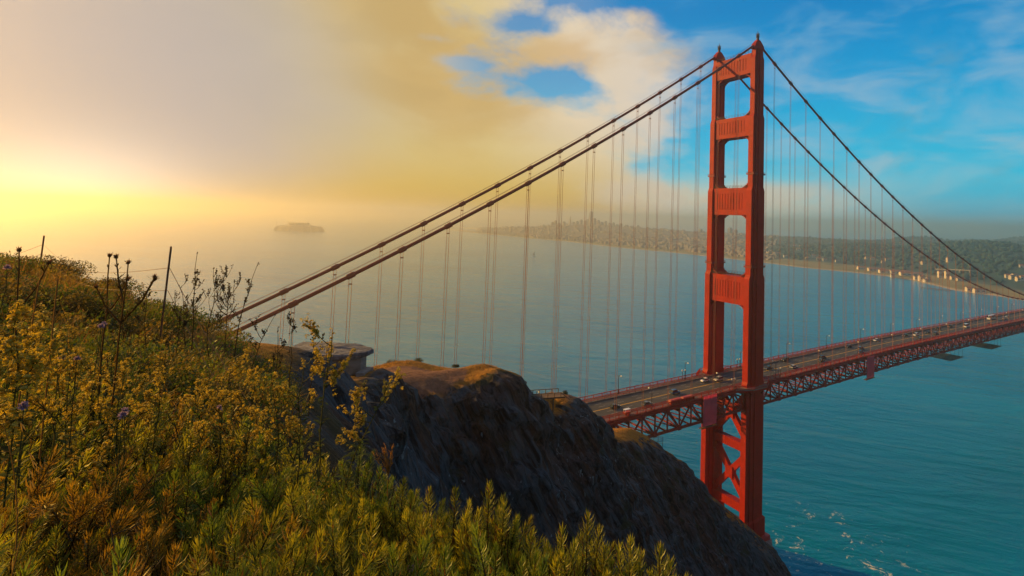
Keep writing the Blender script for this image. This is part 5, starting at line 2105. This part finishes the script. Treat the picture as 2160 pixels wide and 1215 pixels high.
HERO = [  # u, v of tip, distance, height, branches, spread, lean, head radius, label
    (694, 700, 3.5, 0.98, 5, .26, (0, 0), .0125, 'open yellow mustard in front of the bunker, standing rightmost'),
    (740, 800, 3.4, 0.70, 8, .26, (.22, -.14), .0125, 'yellow mustard leaning right over the cliff with round flower knots'),
    (640, 760, 3.9, 0.90, 7, .26, (0, 0), .012, 'yellow mustard below the left end of the bunker'),
    (590, 760, 4.1, 0.90, 9, .30, (-.04, 0), .012, 'yellow mustard second to the left of the bunker'),
    (530, 790, 4.2, 0.80, 8, .28, (0, .03), .012, 'yellow mustard under the foot of the cables'),
    (470, 770, 4.0, 0.80, 8, .28, (0, 0), .012, 'yellow mustard under the dry seed stalks'),
    (332, 742, 3.9, 0.85, 7, .24, (0, 0), .012, 'yellow mustard right of the lilac flower heads'),
    (262, 775, 3.6, 0.75, 7, .24, (0, 0), .012, 'yellow mustard low between the thistle and the golden stick'),
    (105, 745, 3.0, 0.70, 7, .22, (0, 0), .013, 'yellow mustard at the foot of the golden sticks'),
    (62, 690, 2.7, 0.80, 9, .20, (0, 0), .015, 'thick yellow mustard second from the left edge'),
    (20, 640, 2.5, 0.85, 9, .20, (0, 0), .016, 'tall yellow mustard at the left edge of the view'),
    (40, 740, 2.3, 0.65, 9, .20, (0, 0), .016, 'low yellow mustard at the left edge with the largest blooms'),
    (160, 770, 3.3, 0.65, 7, .24, (0, 0), .012, 'yellow mustard below the lilac flower heads')]
for k, (u, v, fw, h, nb, sp, lean, hr_, tx) in enumerate(HERO):
    rg = np.random.default_rng(100 + k)
    st, fl = mustard(rg, h, nb, sp, lean, hr_)
    stand('mustard_plant', tx, 'wildflower', 'yellow mustard plants on the hillside', u, v, fw, st, fl, h)

DRY = [(420, 532, 5.2, 0.95, 5, .20, (0, 0), 'dry seed stalk standing tallest and straight left of the cables'), (400, 600, 5.4, 0.62, 7, .30, (-.05, .05), 'spreading dry seed stalk at the left of the dark clump'),
       (452, 590, 5.0, 0.72, 11, .34, (0, 0), 'densest dry seed stalk in the dark clump against the water'), (486, 600, 5.2, 0.66, 9, .28, (.05, 0), 'dry seed stalk at the right of the dark clump by the cables'),
       (511, 552, 5.1, 0.90, 4, .16, (.12, -.08), 'dry seed stalk curving to the right above the cables'), (535, 662, 4.8, 0.5, 4, .2, (.14, -.1), 'short dry seed stalk leaning over the lower end of the cables'),
       (585, 690, 4.6, 0.55, 4, .18, (0, 0), 'dry seed stalk between the cables and the bunker'), (618, 676, 4.5, 0.65, 4, .16, (.03, 0), 'slender dry seed stalk before the bunker roof'),
       (268, 590, 5.6, 0.62, 2, .1, (-.06, .06), 'bare dry stalk nodding left of the thin iron post'), (318, 615, 5.6, 0.55, 4, .16, (0, 0), 'small dry stalk just left of the thin iron post'),
       (378, 650, 5.4, 0.45, 5, .18, (0, 0), 'short dry stalk at the foot of the thin iron post'), (660, 715, 4.2, .6, 3, .14, (0, 0), 'thin dry stalk crossing the bunker roof')]
for k, (u, v, fw, h, nb, sp, lean, tx) in enumerate(DRY):
    rg = np.random.default_rng(300 + k)
    st, fl = mustard(rg, h, nb, sp, lean, .0082, SEED, (0.05, 0.035, 0.012), leafy=False, curl=.12, heads=(2, 5))
    stand('dry_seed_stalk', tx, 'dry plant', 'dry seed stalks against the water', u, v, fw, st, fl, h, ('stalk', 'seed_cluster'))

# thistles
for k, (u, v, fw, h, lean, nb, tx) in enumerate([(232, 540, 3.9, 1.0, (0, 0), 1, 'thistle with one spiky head, left of the pair against the glare'), (262, 555, 3.8, 1.0, (.02, 0), 4, 'branched thistle with several spiky heads, right of the pair against the glare'),
                                             (52, 528, 3.6, 0.95, (0, 0), 1, 'thistle with feathery dry head above the hill at the left edge')]):
    rg = np.random.default_rng(500 + k)
    st, fl = Veg(), Veg()
    zz = np.linspace(0, 1, 8)
    main = np.stack([lean[0] * zz + rg.standard_normal(8).cumsum() * .004, rg.standard_normal(8).cumsum() * .004, zz * h], 1)
    stems = [main]
    for j in range(nb):
        p = main[int(rg.integers(4, 6))]
        a = RZ0 + (0 if j % 2 == 0 else math.pi) + rg.uniform(-.7, .7)
        L = rg.uniform(.22, .34)
        q1 = p + np.array([math.cos(a) * L * .35, math.sin(a) * L * .35, L * .5])
        q2 = q1 + np.array([math.cos(a) * L * .2, math.sin(a) * L * .2, L * .5])
        stems.append(np.array([p, (p + q1) / 2, q1, (q1 + q2) / 2, q2]))
    for s_ in stems:
        sv, sf = tube3(s_, .0075, .004)
        st.add(sv, sf, (0.10, 0.055, 0.015))
        e, d = s_[-1], nrm(s_[-1] - s_[-2])
        # bud, then bracts that flare like a star
        blob(fl, e, .012, (0.13, 0.07, 0.022), rg)
        nn = 26
        a = rg.uniform(0, 6.28, nn)
        sd_ = nrm(np.cross(d, np.array([.3, .8, .1])))
        td_ = np.cross(d, sd_)
        o1 = nrm(sd_ * np.cos(a)[:, None] + td_ * np.sin(a)[:, None] + d * rg.uniform(-.1, 1.6, nn)[:, None])
        lv, lf = leaves(np.repeat(e[None], nn, 0), o1, nrm(o1 + d * .2), nrm(np.cross(o1, d)), rg.uniform(.02, .042, nn), np.full(nn, .006))
        fl.add(lv, lf, (0.12, 0.06, 0.02))
        # spiny leaves up the stem
        nn = 16
        t_ = rg.uniform(.05, .95, nn) * (len(s_) - 1)
        i = np.minimum(t_.astype(int), len(s_) - 2)
        p = s_[i] + (s_[i + 1] - s_[i]) * (t_ - i)[:, None]
        a = rg.uniform(0, 6.28, nn)
        o1 = nrm(np.stack([np.cos(a), np.sin(a), rg.uniform(.5, 1.5, nn)], 1))
        lv, lf = leaves(p, o1, nrm(o1 + np.array([0, 0, .3])), nrm(np.cross(o1, np.array([0, 0, 1.0]))), rg.uniform(.03, .07, nn), np.full(nn, .009))
        st.add(lv, lf, (0.075, 0.06, 0.015))
    stand('thistle', tx, 'thistle', 'thistles on the hillside', u, v, fw, st, fl, h, ('stalk', 'flower_heads'))

# lilac scabious heads
for k, (u, v, fw, tx) in enumerate([(205, 690, 3.2, 'largest lilac flower head below the thistles'), (218, 686, 3.35, 'small lilac flower right behind the largest lilac head'), (136, 758, 3.0, 'lilac flower left of a twin under the golden stick'),
                                   (160, 758, 3.1, 'lilac flower right of its twin under the golden stick'), (8, 566, 3.0, 'pale lilac flower at the left edge above the yellow blooms'), (45, 858, 2.2, 'lilac flower low at the left edge above the oat stalk'),
                                   (255, 878, 2.6, 'lilac flower in the grass left of a pale pair'), (274, 866, 2.7, 'pale lilac flower right of its twin in the grass'), (470, 862, 3.3, 'small lilac flower in the brown grass at the middle'),
                                   (872 * .99, 958 + 235, 2.6, 'pale pink flower low among the needle shrubs')]):
    rg = np.random.default_rng(700 + k)
    st, fl = Veg(), Veg()
    h = .5
    sv, sf = tube3(np.stack([rg.standard_normal(5).cumsum() * .008, rg.standard_normal(5).cumsum() * .008, np.linspace(0, h, 5)], 1), .003, .002)
    st.add(sv, sf, (.06, .06, .02))
    e = sv[-3:].mean(0)
    nn = 40
    d = nrm(rg.standard_normal((nn, 3)) + np.array([0, 0, .9]))
    lv, lf = leaves(np.repeat(e[None], nn, 0) + d * .003, d, nrm(d + np.array([0, 0, .3])), nrm(np.cross(d, rg.standard_normal((nn, 3)))), rg.uniform(.014, .022, nn), np.full(nn, .010))
    fl.add(lv, lf, np.repeat(np.array([[.30, .24, .48]]) * rg.uniform(.7, 1.3, (nn, 1)), 5, 0))
    stand('lilac_flower', tx, 'wildflower', 'lilac flower heads on the hillside', u, v, fw, st, fl, h, ('stalk', 'petals'))

# golden sticks, wild oats and the dry plume by the cliff
for k, (u, v, fw, h, r0, lx, tx) in enumerate([(122, 588, 3.2, .85, .0055, .01, 'straight golden dead stick, right of the pair by the left edge'), (84, 590, 3.1, .80, .005, .05, 'slanting golden dead stick, left of the pair by the left edge'),
                                              (176, 1000, 2.0, .3, .004, .04, 'short broken stick deep in the brown grass')][:2]):
    st = Veg()
    sv, sf = tube3([(-lx, -lx, -.2), (-lx * .5, -lx * .4, h * .4), (0, 0, h)], r0, r0 * .8)
    st.add(sv, sf, (.24, .13, .035))
    o = stand('dead_stick', tx, 'dead stick', None, u, v, fw, st, None, h)


def oat(rng, h, n, lean):
    st, fl = Veg(), Veg()
    zz = np.linspace(0, 1, 8)
    main = np.stack([lean[0] * zz ** 2, lean[1] * zz ** 2, zz * h], 1)
    sv, sf = tube3(main, .0028, .0012)
    st.add(sv, sf, (.26, .15, .035))
    for k in range(n):
        t_ = rng.uniform(.5, 1.0) * 7
        i = min(int(t_), 6)
        p = main[i] + (main[i + 1] - main[i]) * (t_ - i)
        a = rng.uniform(0, 6.28)
        d = np.array([math.cos(a), math.sin(a), .4])
        q0 = p + d * .03
        q1 = q0 + np.array([d[0] * .012, d[1] * .012, -.012])
        sv, sf = tube3([p, q0, q1], .0009, .0006)
        st.add(sv, sf, (.26, .15, .035))
        dn = nrm(np.array([d[0] * .4, d[1] * .4, -1.0]))
        for s_ in (-1, 1):
            sd_ = nrm(np.cross(dn, np.array([.2, .9, .1])))
            o1 = nrm(dn + sd_ * .16 * s_)
            lv, lf = leaves(q1[None], o1[None], nrm(o1 + dn)[None], nrm(np.cross(o1, sd_) + .2 * sd_)[None], [.034], [.010])
            fl.add(lv, lf, (.36, .25, .06))
    return st, fl


for k, (u, v, fw, h, n, lean, tx) in enumerate([(58, 880, 1.75, .42, 8, (-.05, -.02), 'wild oat stalk with long pale spikelets at the lower left'), (28, 1080, 1.5, .34, 6, (.03, .03), 'wild oat stalk lowest in the left corner'),
                                             (345, 660, 4.6, .5, 8, (0, .05), 'wild oat stalk under the thin iron post'), (140, 640, 3.6, .6, 10, (.06, .02), 'wild oat stalk beside the golden sticks')]):
    rg = np.random.default_rng(800 + k)
    st, fl = oat(rg, h, n, lean)
    stand('wild_oat', tx, 'dry grass stalk', 'wild oat stalks', u, v, fw, st, fl, h, ('stalk', 'spikelets'))
st, fl = Veg(), Veg()
rg = np.random.default_rng(900)
for k in range(9):
    a = rg.uniform(-.5, .5)
    ex_ = np.array([math.cos(RZ0), math.sin(RZ0), 0])
    ps = [np.zeros(3), np.array([0, 0, .13]), ex_ * a * .06 + np.array([0, 0, .22]), ex_ * (a * .16 - .03) + np.array([0, 0, .27 + .05 * rg.random()])]
    sv, sf = tube3(ps, .0022, .001)
    st.add(sv, sf, (.30, .15, .03))
    nn = 24
    t_ = rg.random(nn)
    p = np.array(ps[1]) + (np.array(ps[3]) - np.array(ps[1])) * t_[:, None] + rg.standard_normal((nn, 3)) * .003
    d = nrm(nrm(np.array(ps[3]) - np.array(ps[1])) + .3 * rg.standard_normal((nn, 3)))
    lv, lf = leaves(p, d, d, nrm(np.cross(d, rg.standard_normal((nn, 3)))), np.full(nn, .03), np.full(nn, .003))
    fl.add(lv, lf, (.34, .18, .035))
stand('dry_grass_plume', 'orange dry grass plume fanning out against the dark cliff', 'dry grass', None, 822, 945, 3.55, st, fl, .31, ('stalks', 'seed_heads'))

# ------------------------------------------------------------------ the flowery and grassy mass uphill on the left
wild = Veg()
rng = np.random.default_rng(41)
WT = []
for k in range(7):
    st, fl = mustard(rng, .62, 7, .24, (0, 0), .0105, YEL, lo=(k > 3), heads=(2, 5))
    a, b_ = st.data(), fl.data()
    WT.append((np.concatenate([a[0], b_[0]]), np.concatenate([a[1], b_[1] + len(a[0])]), np.concatenate([a[2], b_[2]])))


def sample_hill(n, f0, f1, latlo, lathi, rng):
    out_ = []
    while len(out_) < n:
        fw = f0 + (f1 - f0) * rng.random() ** 1.3
        rt = fw * rng.uniform(latlo, lathi)
        if rt < edge_rt(fw) - .25:
            out_.append((fw, rt))
    return np.array(out_)


def to_world(fr, lift=0.0):
    z = ground(fr[:, 0], fr[:, 1]) + lift
    x = CAM[0] + FW[0] * fr[:, 0] + RT[0] * fr[:, 1]
    y = CAM[1] + FW[1] * fr[:, 0] + RT[1] * fr[:, 1]
    return np.stack([x, y, z], 1)


fr = sample_hill(115, 3.2, 10.5, -1.22, -.46, rng)
p = to_world(fr, -.04)
n = len(p)
place(wild, WT, [w[2] * np.where((np.random.default_rng(k).random() < .35), .55, 1.0) for k, w in enumerate(WT)], p, np.stack([rng.normal(0, .12, n), rng.normal(0, .12, n), np.ones(n)], 1), rng.uniform(.75, 1.45, n), rng)
wo = wild.build('wildflowers', MT['leaf'])
tag(wo, kind='stuff')

# dry grass: tufts of long blades
def tuft_template(nl, rng, L=.42, W=.0042):
    a = rng.uniform(0, 6.28, nl)
    tl = np.radians(rng.uniform(4, 42, nl))
    rad = np.stack([np.cos(a), np.sin(a), np.zeros(nl)], 1)
    up = np.array([0, 0, 1.0])
    d1 = rad * np.sin(tl)[:, None] + up * np.cos(tl)[:, None]
    t2 = tl + np.radians(rng.uniform(8, 55, nl))
    d2 = rad * np.sin(t2)[:, None] + up * np.cos(t2)[:, None]
    b_ = rad * rng.uniform(0, .05, nl)[:, None]
    v, f = leaves(b_, d1, d2, nrm(np.cross(d1, rad) + .3 * rng.standard_normal((nl, 3))), L * rng.uniform(.45, 1.15, nl), np.full(nl, W))
    return v, f


TT = [tuft_template(22, rng) for _ in range(6)]
dry = Veg()
fr = np.concatenate([sample_hill(900, 2.4, 11, -1.25, -.47, rng), sample_hill(700, 10, 24, -1.3, -.62, rng), sample_hill(160, 1.2, 2.6, -1.4, -.9, rng)])
p = to_world(fr, -.03)
n = len(p)
GC = [np.array(c) for c in ((.30, .17, .035), (.38, .23, .05), (.20, .15, .03), (.13, .14, .025), (.32, .15, .03), (.27, .19, .045))]
far_ = np.hypot(fr[:, 0], fr[:, 1])
place(dry, TT, [np.broadcast_to(c, t[0].shape) for c, t in zip(GC, TT)], p, np.stack([rng.normal(0, .2, n), rng.normal(0, .2, n), np.ones(n)], 1), rng.uniform(.7, 1.35, n) * np.clip(far_ / 9, .8, 1.5), rng)
do = dry.build('dry_grass', MT['leaf'])
tag(do, kind='stuff')

# leafy ground cover: small broad leaves
gc_ = Veg()
def leaf_clump(nl, R, H, lw, rng):
    u_ = nrm(rng.standard_normal((nl, 3)))
    u_[:, 2] = np.abs(u_[:, 2])
    rad_ = rng.random(nl) ** .35
    p = u_ * rad_[:, None] * np.array([R, R, H])
    d1 = nrm(u_ * .7 + rng.standard_normal((nl, 3)) * .6 + np.array([0, 0, .25]))
    d2 = nrm(d1 + np.array([0, 0, -.35]))
    sd_ = nrm(np.cross(d1, rng.standard_normal((nl, 3))))
    return leaves(p, d1, d2, sd_, lw * rng.uniform(.7, 1.4, nl), lw * .5 * rng.uniform(.7, 1.3, nl)) + (rad_,)


LC = []
for k in range(6):
    v, f, rd = leaf_clump(420, .34, .34, .034, rng)
    LC.append((v, f))
LCC = [np.array(c) for c in ((.07, .115, .018), (.11, .14, .02), (.045, .085, .016), (.15, .13, .02), (.08, .125, .02), (.18, .14, .024))]
fr = np.concatenate([sample_hill(170, 3.0, 8.5, -1.22, -.46, rng), sample_hill(170, 8, 19, -1.28, -.60, rng)])
p = to_world(fr, -.08)
n = len(p)
dist_ = np.hypot(fr[:, 0], fr[:, 1])
place(gc_, LC, [np.repeat(c[None] * rng.uniform(.6, 1.4, (len(v) // 5, 1)), 5, 0) for c, (v, f) in zip(LCC, LC)], p, np.tile([[0, 0, 1.0]], (n, 1)), rng.uniform(.7, 1.2, n) * np.clip(dist_ / 7, .75, 2.0), rng)
go = gc_.build('ground_cover', MT['leaf'])
tag(go, kind='stuff')

# bushes on the skyline of the hill, one by one
BUSH = [(10, 540, 17.5, 1.9, 1.3, 'dark rounded bush on the hill crest at the left edge'), (60, 542, 19.0, 1.7, 1.2, 'dark bush behind the feathery thistle head on the hill crest'),
        (115, 552, 19.5, 1.6, 1.25, 'dark bush at the top of the crest, its right flank dropping to the glare'), (160, 588, 20, 1.6, 1.0, 'small bush in the dip of the crest below the glare'),
        (200, 592, 21, 1.7, 1.0, 'rounded bush on the crest just left of the thistles'), (240, 618, 20, 1.7, 1.0, 'bush on the sloping crest behind the thistles'), (290, 642, 20, 1.7, .9, 'bush on the sloping crest right of the thistles'),
        (335, 660, 20, 1.6, .9, 'bush on the sloping crest behind the thin iron post'), (388, 680, 20, 1.6, .9, 'bush on the sloping crest right of the thin iron post'), (440, 705, 22, 1.3, .9, 'bush on the crest under the dark seed stalks'),
        (70, 620, 12, 1.2, 1.1, 'brown green bush on the slope behind the golden sticks'), (150, 660, 12.5, 1.2, 1.1, 'brown green bush in the middle of the slope below the glare'), (230, 690, 12, 1.1, 1.0, 'brown green bush on the slope behind the lilac flowers'),
        (310, 715, 12.5, 1.1, .95, 'brown green bush on the slope below the iron post')]
for k, (u, v, fw, R, H, tx) in enumerate(BUSH):
    rg = np.random.default_rng(1000 + k)
    top = at_f(u, v, fw)
    # stand it on the ground under that spot
    H = max(H, top[2] - float(ground([fw], [(top[:2] - CAM[:2]) @ RT])[0]) + .1)
    o = empty('bush', (top[0], top[1], top[2] - H))
    tag(o, tx, 'bush', 'bushes on the hill crest')
    vg, sg = Veg(), Veg()
    for j in range(14):
        a = rg.uniform(0, 6.28)
        rr_ = R * .62 * math.sqrt(rg.random())
        cr = R * rg.uniform(.32, .5)
        c = np.array([rr_ * math.cos(a), rr_ * math.sin(a), max(.25, (H - cr * .8) * (1 - .5 * (rr_ / R) ** 2) * (1.0 if j < 7 else rg.uniform(.15, .7)))])
        if j == 0:
            c = np.array([0, 0, H - cr * .9])
        lv, lf, rd = leaf_clump(640, cr, cr * .95, .055, rg)
        vg.add(lv + c, lf, np.repeat(np.array([[.060, .066, .014]]) * rg.uniform(.45, 1.7, (len(rd), 1)) * np.array([[1.0 + .5 * rg.random(), 1, 1]]), 5, 0))
        sv, sf = tube3([(0, 0, -.9), c * np.array([.4, .4, .3]), c], .022, .006)
        sg.add(sv, sf, (.05, .033, .02))
    vg.build('foliage', MT['leaf'], o)
    sg.build('branches', MT['stalk'], o)

# small bushes and dry grass on the far headland
for k, (u, v, fw, R, H, tx) in enumerate([(785, 772, 104, 1.9, 1.5, 'dark bush between the bunker and the trodden flat top'), (765, 765, 96, 1.2, 1.6, 'ragged shrub hard against the right end of the bunker'), (828, 757, 121, 1.6, 1.1, 'low bush on the back rim of the flat top, left'),
                                          (882, 755, 122, 1.6, .9, 'low bush on the back rim of the flat top, middle'), (962, 767, 124, 1.0, .8, 'low bush on the back rim of the flat top, right'), (1192, 822, 136, 1.0, 1.2, 'small bush on the second knoll beside the lookout platform')]):
    rg = np.random.default_rng(1200 + k)
    top = at_f(u, v, fw)
    o = empty('bush', (top[0], top[1], top[2] - H))
    tag(o, tx, 'bush', 'bushes on the headland')
    vg = Veg()
    for j in range(6):
        a = rg.uniform(0, 6.28)
        rr_ = R * .55 * math.sqrt(rg.random())
        cr = R * rg.uniform(.4, .55)
        lv, lf, rd = leaf_clump(160, cr, H * .8, .14, rg)
        vg.add(lv + np.array([rr_ * math.cos(a), rr_ * math.sin(a), 0]), lf, np.repeat(np.array([[.04, .05, .014]]) * rg.uniform(.5, 1.6, (len(rd), 1)), 5, 0))
    vg.build('foliage', MT['leaf'], o)
    sg = Veg()
    sv, sf = tube3([(0, 0, -1.5), (0, 0, H * .5)], .08, .03)
    sg.add(sv, sf, (.05, .033, .02))
    sg.build('trunk', MT['stalk'], o)

hg = Veg()
rng = np.random.default_rng(55)
HT = [tuft_template(9, rng, L=.62, W=.03) for _ in range(4)]
cand = np.stack([rng.uniform(28, 262, 150000), rng.uniform(-56, 95, 150000)], 1)
cand[:6000] = np.stack([rng.uniform(66, 128, 6000), rng.uniform(-52, -16, 6000)], 1)
e_ = .8
zc = ground(cand[:, 0], cand[:, 1])
sx_ = (ground(cand[:, 0] + e_, cand[:, 1]) - zc) / e_
sy_ = (ground(cand[:, 0], cand[:, 1] + e_) - zc) / e_
slope = np.hypot(sx_, sy_)
bare_ = np.exp(-(((cand[:, 0] - 109) / 9.0) ** 2 + ((cand[:, 1] + 36 - (cand[:, 0] - 109) * 0.35) / 10.0) ** 2) ** 2)
okm = (slope < .95) & (zc > 12) & (bare_ < .30 + .5 * rng.random(len(zc)) ** 3) & (rng.random(len(zc)) < np.clip(1.25 - slope, .1, 1))
sel = np.where(okm)[0][:24000]
p = np.concatenate([to_world(cand[sel], -.05)])
n = len(p)
HC = [np.array(c) for c in ((.36, .175, .03), (.44, .22, .04), (.28, .155, .03), (.16, .13, .035))]
place(hg, HT, [np.broadcast_to(c, t[0].shape) for c, t in zip(HC, HT)], p, np.stack([rng.normal(0, .15, n), rng.normal(0, .15, n), np.ones(n)], 1), rng.uniform(.6, 1.3, n), rng)
ho_ = hg.build('headland_grass', MT['leaf'])
tag(ho_, kind='stuff')

# wire fence up the hill: thin iron posts with slack wires
fence = None
fpos = [(-26, -1), (93, 497, 22.0, 545), (361, 520, 9.0, 668)]
tops = [at_f(93, 497, 22.0), at_f(361, 520, 9.0)]
# the line runs on downhill to the right, half hidden in the plants
t3 = gpt(6.8, -4.0, .75)
tops.append(t3)
t0_ = gpt(27, -33, 1.2)
tops.insert(0, t0_)
fence = empty('wire_fence', tuple(tops[2]))
tag(fence, 'old wire fence on thin rusty iron posts crossing the flowery hillside', 'fence')
org = tops[2]
for k, tp_ in enumerate(tops):
    m = MB()
    L = 1.5
    b_ = tp_ - org
    ln_ = .07 if k in (1, 2) else 0
    m.tube([b_ + np.array([-ln_ * RT[0], -ln_ * RT[1], -L]), b_ + np.array([0, 0, 0])], .016 if k > 1 else .03, 6)
    m.build('post', MT['rust'], fence)
m = MB()
for frac in (.30, .62):
    for k in range(3):
        a, b_ = tops[k] - org - np.array([0, 0, frac * 1.2]), tops[k + 1] - org - np.array([0, 0, frac * 1.2])
        ps = [a + (b_ - a) * t_ - np.array([0, 0, .35 * math.sin(math.pi * t_)]) * (np.linalg.norm(b_ - a) / 14) for t_ in np.linspace(0, 1, 12)]
        m.tube(ps, .0045 if k > 0 else .008, 4)
m.build('wire', MT['rust'], fence)
